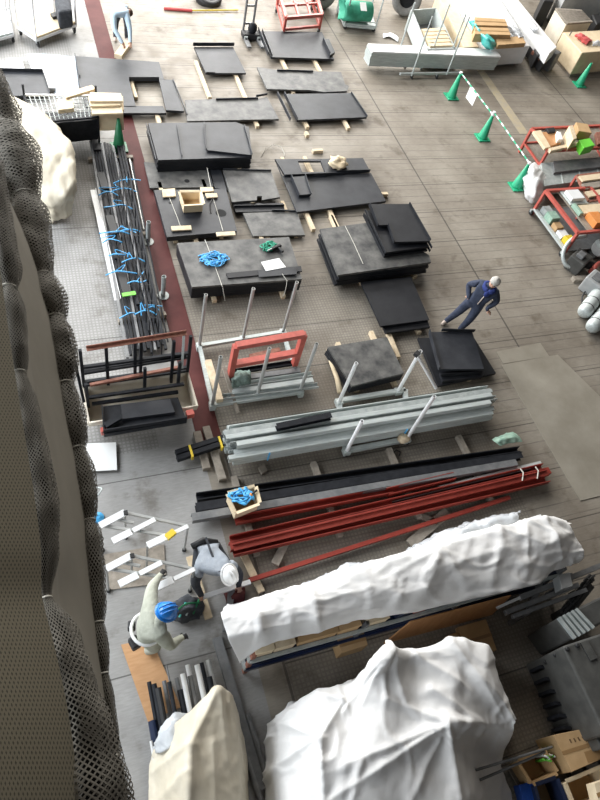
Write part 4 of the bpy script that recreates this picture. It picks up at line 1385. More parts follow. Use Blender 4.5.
for k, (x, y) in enumerate(((95, 143), (103, 181), (112, 225), (124, 283))):
    solo(MB().box(at(x, y, .178), (.16, .55, .05), .05), 'rubber_pad', 'rubber', 'black pad on the tube bundle, %s' % ('farthest', 'second farthest', 'second nearest', 'nearest')[k], 'pad', 'pads on the tube bundle')
wr = thing('wire_rack', 'thin black ladder rack standing between the tubes and the maroon strip', 'rack', at(140, 250))
for dx in (0, 9):
    for z in (.12, .75):
        MB().tube([at(118 + dx + (5 if z < .5 else 0), 162, z), at(155 + dx + (4 if z < .5 else 0), 342, z)], .014, 6).build('rail', 'blacksteel', wr)
for k in range(11):
    f = (k + .5) / 11
    a0, a1_ = at(118 + 37 * f, 162 + 180 * f, .75), at(127 + 37 * f, 162 + 180 * f, .75)
    b0 = at(123 + 36 * f, 162 + 180 * f, .12)
    MB().tube([Vector((a0.x, a0.y, 0)), a0, a1_, Vector((a1_.x, a1_.y, 0))], .011, 6).build('rung', 'blacksteel', wr)
for k, (x, y) in enumerate(((148, 242), (163, 296))):
    p = at(x, y)
    t = thing('steel_pipe', 'short pale pipe standing beside the maroon strip, %s' % ('the far one', 'the near one')[k], 'pipe', p)
    MB().pipe(p, p + Vector((0, 0, .55)), .045, .008, 14).build('tube', 'galv_dark', t)
    MB().lathe([(.12, 0), (.12, .02)], p, 16).build('foot', 'galv_dark', t)
for k in range(3):
    a, b = at(111 + 9 * k, 160 - 2 * k, .06), at(124 + 10 * k, 230, .06)
    solo(MB().pipe(a, b, .03, .006, 10), 'steel_pipe', 'aludim', 'short grey pipe lying beside the black tubes, %s' % ('nearest the tubes', 'middle one', 'nearest the maroon strip')[k], 'pipe')

# ------------------------------------------------------------------ pallet with pipe frames
tub = thing('cream_tub', 'cream curved tub under the black pipe frames', 'tub', at(138, 418))
P0, P1 = at(90, 434, .1), at(195, 417, .1)
d_ = (P1 - P0).normalized()
s_ = Vector((-d_.y, d_.x, 0))
rows = []
for i in range(15):
    f = i / 14
    a = math.pi * (f)
    off = s_ * (.32 - math.cos(a) * .36) + Vector((0, 0, .06 + .36 * (1 - math.sin(a))))
    rows.append([P0 + d_ * (k / 12 * (P1 - P0).length) + off for k in range(13)])
MB().grid(rows).build('shell', 'cream', tub, smooth=True, solid=.03)
for e, nm in ((P0, 'end_wall'), (P1, 'end_wall')):
    b = MB()
    pr = [e + s_ * (.32 - math.cos(math.pi * i / 14) * .36) + Vector((0, 0, .06 + .36 * (1 - math.sin(math.pi * i / 14)))) for i in range(15)]
    b.hexa([p - d_ * .015 for p in pr], [p + d_ * .015 for p in pr])
    b.build(nm, 'cream', tub)
for k in range(2):
    e = P0.lerp(P1, .15 + .7 * k)
    MB().box((e + s_ * .32).xy.to_3d() + Vector((0, 0, .04)), (.1, .6, .08), math.atan2(d_.y, d_.x)).build('foot', 'oldwood', tub)

pf = thing('pipe_frame', 'tall black pipe frame with a rusty top angle above the cream tub', 'frame', at(135, 395))


def vert(parent, px, py, zt, zb_, r=.026, m='blacksteel', nm='upright'):
    p = at(px, py, zt)
    MB().bar(p, Vector((p.x, p.y, zb_)), .05, .05).build(nm, m, parent)
    return p


tops = [vert(pf, *q, 1.5, .05) for q in ((80, 350), (106, 347), (135, 343), (141, 342), (174, 341), (191, 336))]
for zz in (.55, .64, .95, 1.05):
    a, b = tops[0].copy(), tops[-1].copy()
    a.z = b.z = zz
    MB().bar(a, b, .05, .05).build('cross_rail', 'blacksteel', pf)
MB().angle(at(86, 348, 1.52), at(186, 332, 1.52), .07, .06, .012).build('rusty_top', 'rust', pf)
for x in (-.0,):
    MB().bar(at(184, 333, 1.48), at(182, 368, .9), .04, .04).build('brace', 'galv', pf)
pf2 = thing('pipe_frame', 'lower black pipe frame in front of the tall one', 'frame', at(135, 408))
t2 = [vert(pf2, *q, 1.1, .45) for q in ((86, 384), (145, 368), (180, 362))]
A_, B_ = at(72, 349, 1.4), at(84, 402, .6)
MB().bar(A_, B_, .045, .045).build('brace', 'blacksteel', pf2)
for z, a, b in ((.95, (84, 373), (186, 357)), (.62, (86, 398), (184, 384)), (.55, (92, 404), (178, 392))):
    MB().bar(at(*a, z), at(*b, z), .05, .05).build('cross_rail', 'blacksteel', pf2)
MB().bar(at(90, 385, .7), at(180, 367, .7), .05, .05).build('rusty_rail', 'rust', pf2)
bx = thing('folded_steel_sheet', 'black folded steel tray with steps lying on the cream tub', 'steel sheet', at(145, 430))
MB().prism([at(x, y, .60)[:2] for x, y in ((103, 405), (178, 396), (187, 419), (104, 433))], .47, .56).build('tray', 'blacksteel', bx)
MB().prism([at(x, y, .62)[:2] for x, y in ((121, 404), (170, 399), (175, 412), (122, 419))], .56, .62).build('raised_plate', 'panel', bx)
MB().bar(at(104, 432, .58), at(187, 419, .58), .02, .14).build('front_lip', 'blacksteel', bx)
MB().bar(at(102, 407, .58), at(104, 432, .58), .02, .10).build('side_lip', 'blacksteel', bx)
MB().bar(at(120, 417, .62), at(105, 426, .62), .1, .06).build('step', 'blacksteel', bx)
MB().box(at(104, 431, .53), (.10, .08, .12), .1).build('red_end', 'redpaint', bx)
MB().box(at(190, 414, .53), (.12, .10, .12), .1).build('red_end', 'redpaint', bx)

loft_box('white_board', 'white board lying on the deck beside the hanging net', 'board', [(82, 444), (116, 442.5), (117, 470), (80, 472)], 0.04, .06, 'paper', zref=.05, bevel=0)
loft_box('timber_block', 'low timber block under the white board', 'timber', [(86, 448), (112, 447), (113, 466), (84, 467)], 0.0, .04, 'oldwood', zref=.04)
ws = thing('wire_stand', 'thin bent wire stand with a blue foot beside the net', 'stand', at(97, 518))
MB().tube(spline([at(84, 489, .5), at(101, 488, .55), at(99, 494, .55), at(96, 500, .4), at(97, 517, .02)], 24), .012, 6).build('wire', 'galv', ws)
MB().lathe([(.1, 0), (.09, .03), (.03, .06)], at(98, 518, 0), 14).build('foot', 'strap', ws)

# ------------------------------------------------------------------ silver rack with the red frame
sk = thing('post_rack', 'grey steel rack with six upright poles around the red frame', 'rack', at(250, 380))
base = [at(*q, .12) for q in ((199.5, 346), (283, 332), (301, 392), (212.5, 405))]
for i in range(4):
    MB().bar(base[i], base[(i + 1) % 4], .07, .07).build('base_rail', 'galv', sk)
for q in ((199.5, 346), (243, 339), (283, 332), (212.5, 405), (257, 396), (300, 391)):
    p = at(*q, .1)
    MB().pipe(p, p + Vector((0, 0, 1.42)), .032, .007, 12).build('pole', 'aludim', sk)
    MB().box(p, (.12, .12, .08)).build('foot', 'galv', sk)
for k in range(4):
    p = base[k]
    MB().box((p.x, p.y, .045), (.1, .1, .09)).build('pad', 'galv', sk)
rf = thing('red_stand', 'red steel frame standing on the post rack', 'frame', at(268, 375))
za = .9
A_, B_ = at(236, 346, 1.1), at(304, 334, 1.1)
fa, fb = Vector((A_.x, A_.y, .2)), Vector((B_.x, B_.y, .2))
MB().bar(A_, B_, .12, .1).build('top_rail', 'redpaint', rf)
for p in (A_, B_):
    MB().bar(p - Vector((0, 0, .0)), Vector((p.x, p.y, .2)), .1, .12).build('leg', 'redpaint', rf)
MB().bar(A_.lerp(fa, .6), B_.lerp(fb, .6), .12, .1).build('middle_rail', 'redpaint', rf)
for k, (a, b, m, h) in enumerate((((228, 380), (300, 370), 'greysteel', .14), ((230, 386), (312, 374), 'galv', .16), ((232, 392), (313, 380), 'galv', .16), ((220, 397), (318, 385), 'galv_dark', .1), ((236, 364), (286, 354), 'blacksteel', .16), ((232, 372), (296, 362), 'blacksteel', .16))):
    A_, B_ = at(*a, .2), at(*b, .2)
    A_.z = B_.z = .16
    solo(MB().chan(A_, B_, .10, .06, .008, down=k % 2 == 0), 'steel_channel', m, 'steel channel lying in the post rack, %s' % ('fourth from the near side', 'third from the near side, pale', 'second from the near side, pale', 'nearest the camera', 'farthest, black, behind the red frame', 'black, just behind the pale ones')[k], 'steel channel', 'channels in the post rack')
solo(MB().grid(cloth([[at(233, 376, .24), at(240, 372, .25), at(249, 371, .24)], [at(232, 381, .36), at(241, 377, .42), at(251, 376, .36)], [at(232, 388, .24), at(242, 385, .25), at(250, 383, .24)]], 16, 14, .05, 6, .02, 9)), 'net_bag', 'greynet', 'crumpled grey-green netting in the post rack', 'netting', smooth=True, solid=.006)
solo(MB().bar(at(208, 361, .2), at(220, 401, .2), .12, .1), 'timber_batten', 'wood', 'pale timber lying along the left side of the post rack', 'timber', bevel=.006)
solo(MB().bar(at(224, 368, .34), at(238, 413, .06), .06, .05), 'timber_batten', 'oldwood', 'grey stick sloping out of the post rack to the deck', 'timber')
wood_bar('pale scrap inside the far side of the post rack', (250, 356), (280, 349), .1, .05, .0, 'rust')

# ------------------------------------------------------------------ galvanised bundle on its pole cart
sc_ = thing('pole_cart', 'low grey cart with upright poles carrying the galvanised channels', 'cart', at(380, 440))
z0 = .12
c4 = [at(338.5, 401, z0), at(405, 390, z0), at(408, 439, z0), at(346, 451, z0)]
for i in range(4):
    MB().bar(c4[i], c4[(i + 1) % 4], .09, .08).build('base_rail', 'galv', sc_)
for q, h in (((338.5, 403), 1.25), ((397.5, 392), 1.30), ((346, 452), 1.05), ((406, 440), 1.45)):
    p = at(*q, .1)
    MB().pipe(p, p + Vector((0, 0, h)), .035, .008, 12).build('pole', 'white' if h < 1.4 and q[1] > 420 else 'alu', sc_)
    MB().box(p + Vector((0, 0, .02)), (.13, .13, .1)).build('foot', 'galv', sc_)
MB().pipe(at(417, 355, 1.38), at(436, 388, .72), .032, .007, 10).build('brace', 'alu', sc_)
MB().box(at(417, 354, 1.40), (.1, .08, .08), .5).build('joint', 'rubber', sc_)
for p in c4:
    wheel(sc_, Vector((p.x, p.y - .02, .06)), .06, .04)
GS = 'galvanised channels in the long bundle'
yb, yf = 5.62, 4.93
xs, xe = at(231, 462, .2).x, at(494, 418, .2).x
print('silver', xs, xe, at(228, 425, .55), at(485, 383, .55), at(231, 465, .2), at(496, 420, .2))
nmv = ('nearest the camera', 'second from the camera', 'third from the camera', 'fourth from the camera', 'fourth from the far side', 'third from the far side', 'second from the far side', 'farthest from the camera')
y0 = at(231, 465, .2).y
y1 = at(485, 383, .5).y
for layer in range(3):
    n = (8, 8, 5)[layer]
    for k in range(n):
        y = y0 + (y1 - y0) * (k + .5 + (2 if layer == 2 else 0)) / 8
        wv = (y1 - y0) / 8 * .97
        z = .165 + .125 * layer
        a = Vector((xs + random.uniform(-.08, .10), y, z))
        b = Vector((xe + random.uniform(-.18, .10), y, z))
        o = solo(MB().chan(a, b, wv, .12, .01, down=(k + layer) % 3 != 0), 'steel_channel', ('galv', 'galv', 'galv_dark')[(k * 2 + layer) % 3] if layer < 2 else ('galv', 'galv_dark')[k % 2],
                 'galvanised channel in the %s layer of the long bundle, %s' % (('bottom', 'middle', 'top')[layer], (nmv if layer < 2 else ('nearest the camera', 'second from the camera', 'middle one', 'second from the far side', 'farthest from the camera'))[k]), 'steel channel', GS)
solo(MB().hbeam(at(276, 429, .55), at(330, 417.5, .55), .11, .1), 'steel_bar', 'blacksteel', 'short black bar lying on the galvanised channels', 'steel bar')
for k, f in enumerate((.12, .62)):
    x = xs + (xe - xs) * f
    solo(MB().bar((x, y0 - .012, .17), (x, y0 - .012, .41), .02, .02), 'cable_tie', 'strap', 'blue tie at the near side of the galvanised bundle, %s' % ('left one', 'right one')[k], 'tie')
lump('knotted tan rag at the foot of the pole by the galvanised bundle', 404, 438, .15, (.12, .1, .09), 'wood', 'rag', 'rag')
# dark tube sticking out to the left
bt = thing('tube_bundle', 'two black tubes with yellow ties sticking out left of the galvanised bundle', 'tubes', at(205, 450))
for dy in (0, .11):
    MB().bar(at(177, 459, .16) + Vector((0, dy, 0)), at(232, 441, .16) + Vector((0, dy, 0)), .085, .1).build('tube', 'blacksteel', bt)
for q in ((191.5, 455), (221, 446)):
    p = at(*q, .17)
    MB().box(p + Vector((0, .05, 0)), (.035, .23, .12), .05).build('tie', 'yellow', bt)
wood_bar('grey timber under the black tubes, the left one', (197, 431), (207, 468), .13, .1, 0)
wood_bar('longer grey timber under the black tubes, the right one', (206, 426), (223, 479), .13, .1, 0)
loft_box('wood_scrap', 'small square wood scrap on the deck below the galvanised bundle', 'wood scrap', [(258, 467), (264, 464), (268, 470), (262, 474)], .0, .06, 'oldwood')
cord('dark cord scrap on the deck below the galvanised bundle', [(392, 455, 0), (396, 450, 0), (400, 452, 0), (399, 456, 0)], .01, 'rubber')

# ------------------------------------------------------------------ black and red beams
for k, (a, b) in enumerate((((235, 530), (246, 560)), ((330, 512), (340, 535)), ((402, 494), (415, 520)), ((500, 468), (512, 492)))):
    pass
for k, x in enumerate((2.45, 3.9, 5.4, 6.9)):
    solo(MB().bar((x, 4.78, .05), (x + .02, 3.35, .05), .1, .1), 'timber_batten', 'oldwood', 'cross timber under the black and red beams, %s' % ('first from the left', 'second from the left', 'third from the left', 'nearest their right end')[k], 'timber')


def beam(label, a, b, kind, w_, h, m, z=.1, name='steel_beam', cat='steel beam', group='beams in the black and red rows'):
    A_, B_ = at(*a, z + h), at(*b, z + h)
    A_.z = B_.z = z
    mb = MB()
    if kind == 'h':
        mb.hbeam(A_, B_, w_, h)
    elif kind == 'c':
        mb.chan(A_, B_, w_, h, .012)
    elif kind == 'd':
        mb.chan(A_, B_, w_, h, .012, down=True)
    elif kind == 'l':
        mb.angle(A_ - Vector((0, w_ / 2, 0)), B_ - Vector((0, w_ / 2, 0)), w_, h, .012)
    else:
        mb.bar(A_ + Vector((0, 0, h / 2)), B_ + Vector((0, 0, h / 2)), w_, h)
    return solo(mb, name, m, label, cat, group)


beam('black channel, farthest of the black and red rows', (197, 496), (521, 449), 'c', .13, .12, 'blacksteel')
beam('black H-shaped beam, second from the far side of the rows', (196, 507), (522, 454), 'h', .15, .12, 'blacksteel')
beam('grey-black channel, third from the far side of the rows', (192, 517), (517, 462), 'd', .13, .12, 'greysteel')
beam('red channel in the middle of the rows, the left piece', (236, 519), (392, 489), 'c', .13, .12, 'red')
beam('red channel in the middle of the rows, the right piece', (388, 491), (455, 475), 'c', .13, .12, 'red', z=.105)
beam('thin grey angle in front of the right red piece', (392, 499), (530, 466), 'l', .08, .06, 'greysteel')
beam('thin silver bar at the right end of the red rows', (440, 487), (541, 462), 'b', .05, .05, 'galv')
beam('long red channel, third from the near side', (231, 539), (545, 466), 'c', .13, .12, 'red')
beam('long red channel, second from the near side', (230, 546), (550, 470), 'd', .13, .12, 'red')
beam('long red channel, nearest the camera', (234, 551), (549, 478), 'c', .13, .12, 'red')
beam('long red angle lying on the nearest red channels', (232, 541), (546, 467), 'l', .1, .05, 'red', z=.222)
for k, (x, y) in enumerate(((520, 481), (535, 479))):
    cord('white cord knot at the right end of the red beams, %s' % ('left one', 'right one')[k], [(x, y - 12, .25), (x + 3, y - 8, .26), (x + 2, y, .24)], .012)
bar = solo(MB().bar(at(203, 597, .27), at(250, 582, .13), .07, .05), 'steel_bar', 'white', 'white-edged red bar end held by the crouching worker', 'steel bar')
beam('single thin red bar lying askew in front of the beams', (249, 580), (510, 497), 'b', .07, .06, 'red', z=.06, name='steel_bar', cat='steel bar')
wood_bar('long timber under the crouching worker, on his right', (190, 556), (209, 618), .12, .06, 0, 'wood')
wood_bar('long timber in front of the crouching worker, at the red bar', (243, 552), (262, 592), .11, .06, 0, 'wood')
wood_bar('short grey plank end under the nearest red beam', (285, 543), (275, 564), .14, .07, 0)
wood_bar('broad grey plank under the right part of the thin red bar', (448, 511), (410, 544), .18, .05, 0)
wood_bar('thin grey plank under the thin red bar', (418, 515), (438, 522), .12, .05, 0)
solo(MB().grid(cloth([[at(492, 440, .24), at(500, 436, .25), at(512, 432, .24)], [at(496, 443, .27), at(505, 438, .33), at(519, 437, .25)], [at(500, 446, .24), at(509, 443, .25), at(522, 442, .23)]], 16, 12, .03, 6, .01, 3)), 'green_rag', 'palegreen', 'pale green rag on the right end of the black beams', 'rag', smooth=True, solid=.006)
tb_ = carton('open cardboard box of blue cables and tools on the black beams', [(228, 494), (255, 487), (259, 503), (236, 512)], .235, .5, 'cardpale', open_=True)
twist('blue cables in the open cardboard box on the beams', 240, 497, .46, .17, 'strap', 6, 'cable_coil', 'cable', 8, .016)
tt = thing('hand_tool', 'orange and black tool in the open box on the beams', 'tool', at(249, 497, .3))
MB().tube([at(244, 501, .44), at(252, 494, .52)], .03, 8).build('grip', 'orange', tt)
MB().tube([at(252, 494, .52), at(257, 490, .54)], .018, 8).build('shank', 'rubber', tt)
solo(MB().box(at(229, 608, .08), (.7, .1, .12), 1.2), 'steel_angle', 'greysteel', 'grey steel offcut on the deck left of the rack end', 'offcut')
solo(MB().grid(cloth([[at(222, 590, .03), at(234, 586, .05), at(244, 582, .03)], [at(226, 600, .12), at(237, 596, .16), at(245, 592, .1)], [at(226, 608, .03), at(236, 605, .03), at(244, 602, .03)]], 10, 8, .01, 2)), 'maroon_sheet', 'strip', 'curved maroon sheet scrap near the crouching worker', 'scrap', smooth=True, solid=.01)

# ------------------------------------------------------------------ trestles, plywood, bag
def ladder(label, ox, oy):
    t = thing('work_platform', label, 'platform', at(140 + ox, 560 + oy))
    Z = .95
    g = lambda x, y, z=Z: at(80 + x / 4 + ox, 480 + y / 4 + oy, z)
    for a, b, w_ in (((80, 183), (180, 130), .1), ((130, 245), (205, 207), .1), ((212, 203), (300, 158), .07), ((270, 262), (345, 227), .1), ((350, 224), (432, 185), .06)):
        MB().bar(g(*a), g(*b), w_, .035).build('tread', 'white', t)
    for a, b in (((180, 130), (432, 185)), ((85, 183), (350, 222)), ((130, 245), (180, 222)), ((135, 155), (215, 172))):
        MB().bar(g(*a, Z - .04), g(*b, Z - .04), .035, .05).build('rail', 'aludim', t)
    for q in ((80, 183), (180, 130), (270, 262), (432, 185)):
        p = g(*q, Z - .02)
        MB().tube([p, Vector((p.x, p.y, 0))], .018, 8).build('leg', 'aludim', t)
        MB().lathe([(.035, 0), (.03, .05)], Vector((p.x, p.y, 0)), 10).build('rubber_foot', 'rubber', t)
    MB().box(g(183, 132, Z + .02), (.06, .06, .06)).build('end_cap', 'rubber', t)
    return t


ladder('white aluminium work platform with a yellow clip, the far one', 0, 0)
ladder('white aluminium work platform touched by the blue-helmeted worker', 6.5, 43)
solo(MB().box(at(170.5, 534.5, .99), (.14, .09, .07), .5), 'yellow_clip', 'yellow', 'yellow clip on the far work platform', 'clip')
loft_box('plywood_sheet', 'pale grey worn sheet on the deck under the work platforms', 'plywood', [(103, 555), (164, 545), (166, 583), (110, 590)], 0, .02, 'oldwood', zref=0, bevel=0)
loft_box('plywood_sheet', 'orange plywood sheet on the deck beside the blue-helmeted worker', 'plywood', [(121, 645), (151, 639), (181, 707), (148, 722)], 0, .02, 'ply', zref=0, bevel=0)
tb2 = thing('tool_bag', 'dark tool bag with teal tools on the deck near the blue helmet', 'bag', at(187, 610))
p = at(187, 611, 0)
MB().ell((p.x, p.y, .1), (.24, .19, .16), 18, 10, lo=-.6, lump=.4).build('bag_body', 'darkcloth', tb2, smooth=True)
MB().tube(spline([p + Vector((-.2, -.05, .2)), p + Vector((-.05, 0, .36)), p + Vector((.18, .02, .2))], 12), .014, 6).build('strap', 'greensteel' if 'greensteel' in M else 'darkgreen', tb2)
for k in range(3):
    MB().tube([p + Vector((-.15 + .1 * k, -.12, .2)), p + Vector((-.02 + .1 * k, .06, .24))], .015, 6).build('tool', ('teal', 'galv', 'darkgreen')[k], tb2)

# ------------------------------------------------------------------ pipes under the small dust sheet
GPB = 'pipes in the bundle under the small dust sheet'
defs = [(149, 682, 'blacksteel', .03), (154, 684, 'blacksteel', .035), (158, 688, 'rubber', .04), (164, 681, 'greysteel', .03), (166.5, 665, 'greysteel', .012), (169, 682, 'blacksteel', .03), (176.5, 678, 'greysteel', .03), (180, 690, 'blacksteel', .04), (182.5, 674, 'alu', .035), (187.5, 665, 'alu', .035), (190, 676, 'greysteel', .035), (197, 665, 'alu', .04), (201.5, 663, 'blacksteel', .03), (208, 660, 'aludim', .035), (209, 677, 'blacksteel', .04), (152.5, 721, 'navy', .06), (151, 741, 'alu', .02)]
for k, (x, y, m, r) in enumerate(defs):
    z = .10 + .07 * (k % 3)
    a = at(x, y, z)
    b = a + Vector((random.uniform(-.02, .02), -2.2, 0))
    b.z = z
    ordn = ('first', 'second', 'third', 'fourth', 'fifth', 'sixth', 'seventh', 'eighth', 'ninth', 'tenth', 'eleventh', 'twelfth', 'thirteenth', 'fourteenth', 'fifteenth')
    lb_ = '%s pipe end of the bundle by the orange plywood, %s from the left' % ({'alu': 'bright', 'aludim': 'bluish', 'blacksteel': 'black', 'rubber': 'thick black', 'greysteel': 'grey', 'navy': 'thick navy'}[m], ordn[min(k, 14)]) if k < 15 else ('thick navy pipe end at the left edge of the small dust sheet' if k == 15 else 'thin bright pipe end at the left edge of the small dust sheet')
    solo(MB().pipe(a, b, r, r * .2, 12), 'steel_pipe', m, lb_, 'pipe', GPB)
wood_bar('cross timber under the pipe bundle', (155, 728), (222, 706), .09, .05, 0)
solo(MB().grid(cloth([[at(160, 742, .35), at(165, 722, .45), at(176, 712, .5), at(190, 714, .4)], [at(155, 748, .2), at(160, 738, .5), at(173, 726, .6), at(188, 722, .5)], [at(154, 752, .1), at(163, 752, .45), at(178, 742, .55), at(190, 734, .45)]], 18, 14, .03, 4, .015, 6)), 'film_sheet', 'film', 'clear film between the pipe ends and the small dust sheet', 'plastic sheet', smooth=True, solid=.004)
FS = [(at(*a, 1.0), at(*b_, 1.0), h, w_) for a, b_, h, w_ in (((218, 690), (190, 745), .06, .05), ((190, 745), (189, 800), .06, .05), ((219, 692), (228, 760), .05, .05), ((228, 700), (242, 750), .04, .04), ((190, 745), (155, 765), .04, .04), ((212, 742), (215, 800), .03, .04), ((189, 770), (160, 800), .04, .05))]
solo(MB().grid(cloth([[at(160, 756, .2), at(176, 735, .2), at(196, 710, .2), at(222, 696, .2), at(236, 712, .1), at(242, 745, .05)],
                      [at(154, 748, .25), at(176, 724, .6), at(203, 700, .9), at(219, 687, .95), at(232, 696, .8), at(244, 738, .2)],
                      [at(150, 764, .1), at(165, 755, .45), at(189, 744, 1.1), at(212, 738, .98), at(236, 736, .8), at(247, 762, .1)],
                      [at(149, 795, .05), at(163, 790, .42), at(187, 782, 1.1), at(215, 782, .95), at(239, 785, .75), at(248, 800, .08)],
                      [at(149, 845, .03), at(164, 842, .40), at(188, 840, 1.0), at(216, 840, .9), at(240, 840, .7), at(250, 845, .05)]], 70, 70, .016, 2.2, .004, 21, soft=.12, folds=FS)), 'dust_sheet', 'tarpcream', 'pale dust sheet over the pipe bundle at bottom left', 'dust sheet', smooth=True, solid=.004)
beam('grey-green channel on the deck beside the small dust sheet', (217, 637), (262, 790), 'd', .13, .08, 'greysteel', z=0, name='steel_channel', cat='steel channel', group=None)
for k, (a, b) in enumerate((((247.5, 714), (275, 805)), ((244, 748), (262, 805)))):
    solo(MB().pipe(at(*a, .05), at(*b, .05), .04, .01, 12), 'steel_pipe', 'greysteel', 'grey pipe lying between the two big dust sheets, %s' % ('longer right one', 'shorter left one')[k], 'pipe')


# ------------------------------------------------------------------ the covered rack at bottom right
rk = thing('storage_rack', 'long blue-grey rack full of boxes under the long white sheet', 'rack', at(400, 600))
X0, X1, Y0, Y1 = 1.80, 7.0, 1.69, 2.38
for x in (X0 + .04, 3.5, 5.2, X1 - .04):
    for y in (Y0 + .04, Y1 - .04):
        MB().bar((x, y, 0), (x, y, 1.0), .06, .06).build('upright', 'rust' if x < 2 else 'greysteel', rk)
for z in (.32, .78):
    MB().bar((X0, Y0, z), (X1, Y0, z), .04, .10).build('front_rail', 'galv_dark' if z > .5 else 'navy', rk)
    MB().bar((X0, Y1, z), (X1, Y1, z), .04, .10).build('back_rail', 'blue', rk)
    MB().bar((X0, Y0, z), (X0, Y1, z), .04, .10).build('end_rail', 'galv_dark', rk)
    MB().box(((X0 + X1) / 2, (Y0 + Y1) / 2, z), (X1 - X0 - .06, Y1 - Y0 - .06, .03)).build('shelf', 'navy', rk)  # navy puts the shade inside the rack into the shelf colour
bxs = [(1.86, 2.12, 'cardpale', 'slatted pale box at the left end of the rack'), (2.14, 2.42, 'wood', 'second box from the left end of the rack, pale wood'), (2.48, 3.05, 'card', 'wide brown carton on the rack, third from the left'), (3.08, 3.40, 'card', 'brown carton on the rack, fourth from the left'), (3.5, 3.85, 'cardpale', 'pale carton on the rack, fifth from the left'), (4.0, 4.22, 'navy', 'dark crate in the middle of the rack'), (4.3, 4.5, 'redpaint', 'small red box in the middle of the rack'), (4.6, 5.1, 'greysteel', 'grey metal tray in the rack behind the brown board'), (5.3, 6.0, 'blue', 'blue crate near the right end of the rack'), (6.1, 6.6, 'palegreen', 'greenish bundle at the right end of the rack')]
for k, (a, b, m, lb_) in enumerate(bxs):
    h = (.24, .23, .22, .23, .2, .2, .2, .18, .2, .2)[k]
    yy = Y0 + .03
    c = thing('storage_box', lb_, 'box', ((a + b) / 2, yy + .22, .80))
    MB().prism([(a, yy), (b, yy), (b, yy + .45), (a, yy + .45)], .80, .80 + h * .86).build('box_body', m, c, bevel=.008)
    MB().prism([(a - .006, yy - .006), (b + .006, yy - .006), (b + .006, yy + .456), (a - .006, yy + .456)], .80 + h * .86, .80 + h).build('lid', m, c, bevel=.004)
for k in range(4):
    a = 1.95 + k * .55
    c = thing('parts_bin', 'blue parts bin on the low shelf of the covered rack, %s from its left end' % ('first', 'second', 'third', 'fourth')[k], 'bin', (a + .2, Y0 + .25, .335), 'blue bins on the low shelf')
    MB().prism([(a, Y0 + .06), (a + .45, Y0 + .06), (a + .45, Y0 + .5), (a, Y0 + .5)], .337, .60).build('bin_body', 'blue', c, bevel=.01)
    MB().bar((a, Y0 + .05, .61), (a + .45, Y0 + .05, .61), .03, .03).build('rim', 'navy', c)

FL = [(at(*a, 1.3), at(*b_, 1.3), h * .7, w_) for a, b_, h, w_ in [((258, 615), (268, 645), 0.05, 0.06), ((312, 598), (320, 634), 0.06, 0.07), ((345, 585), (312, 600), 0.05, 0.06), ((438, 550), (425, 592), 0.07, 0.07), ((438, 550), (470, 588), 0.05, 0.06), ((438, 550), (380, 582), 0.06, 0.06), ((500, 530), (494, 582), 0.07, 0.07), ((545, 520), (566, 556), 0.07, 0.07), ((500, 530), (545, 545), 0.05, 0.05), ((330, 592), (365, 600), 0.04, 0.05), ((365, 575), (372, 615), 0.05, 0.05), ((285, 606), (296, 634), 0.04, 0.05), ((405, 560), (398, 606), 0.04, 0.04), ((470, 540), (455, 575), 0.04, 0.05), ((525, 528), (530, 575), 0.05, 0.05)]]
FB = [(at(*a, 1.2), at(*b_, 1.2), h, w_) for a, b_, h, w_ in [((445, 722), (345, 765), 0.09, 0.07), ((445, 722), (330, 800), 0.1, 0.08), ((445, 722), (468, 810), 0.12, 0.07), ((445, 722), (385, 700), 0.07, 0.06), ((445, 722), (515, 718), 0.09, 0.07), ((445, 722), (410, 810), 0.07, 0.06), ((385, 652), (362, 705), 0.1, 0.07), ((385, 652), (404, 705), 0.1, 0.07), ((385, 652), (345, 712), 0.08, 0.06), ((412, 655), (470, 690), 0.07, 0.07), ((450, 645), (512, 715), 0.06, 0.07), ((322, 738), (326, 800), 0.12, 0.07), ((322, 738), (290, 712), 0.08, 0.05), ((322, 738), (345, 700), 0.08, 0.06), ((322, 738), (272, 770), 0.08, 0.05), ((345, 700), (325, 692), 0.08, 0.05), ((285, 725), (268, 745), 0.06, 0.04), ((290, 760), (270, 790), 0.06, 0.04), ((300, 705), (285, 722), 0.06, 0.04), ((430, 690), (500, 735), 0.05, 0.06), ((360, 760), (345, 840), 0.06, 0.06)]]
solo(MB().grid(cloth([[at(228, 607, .75), at(300, 587, .75), at(400, 554, .75), at(470, 533, .75), at(545, 517, .75), at(572, 524, .6)],
                      [at(221, 613, 1.22), at(252, 601, 1.3), at(330, 579, 1.28), at(430, 549, 1.34), at(500, 529, 1.28), at(545, 517, 1.3), at(566, 523, 1.2)],
                      [at(224, 625, 1.25), at(258, 617, 1.36), at(340, 597, 1.30), at(440, 567, 1.38), at(520, 544, 1.30), at(560, 533, 1.32), at(580, 546, 1.15)],
                      [at(228, 637, 1.24), at(260, 630, 1.32), at(335, 613, 1.28), at(425, 588, 1.32), at(505, 567, 1.26), at(556, 552, 1.25), at(582, 556, 1.1)],
                      [at(240, 664, .86), at(262, 645, 1.12), at(320, 630, 1.14), at(400, 613, 1.12), at(480, 597, 1.12), at(540, 583, 1.1), at(552, 570, 1.05), at(578, 562, .98)]], 170, 56, .045, 1.6, .004, 31, soft=.2, aniso=(.8, 1.3, 1), folds=FL)), 'dust_sheet', 'tarp', 'long white sheet draped over the storage rack', 'dust sheet', smooth=True, solid=.004)

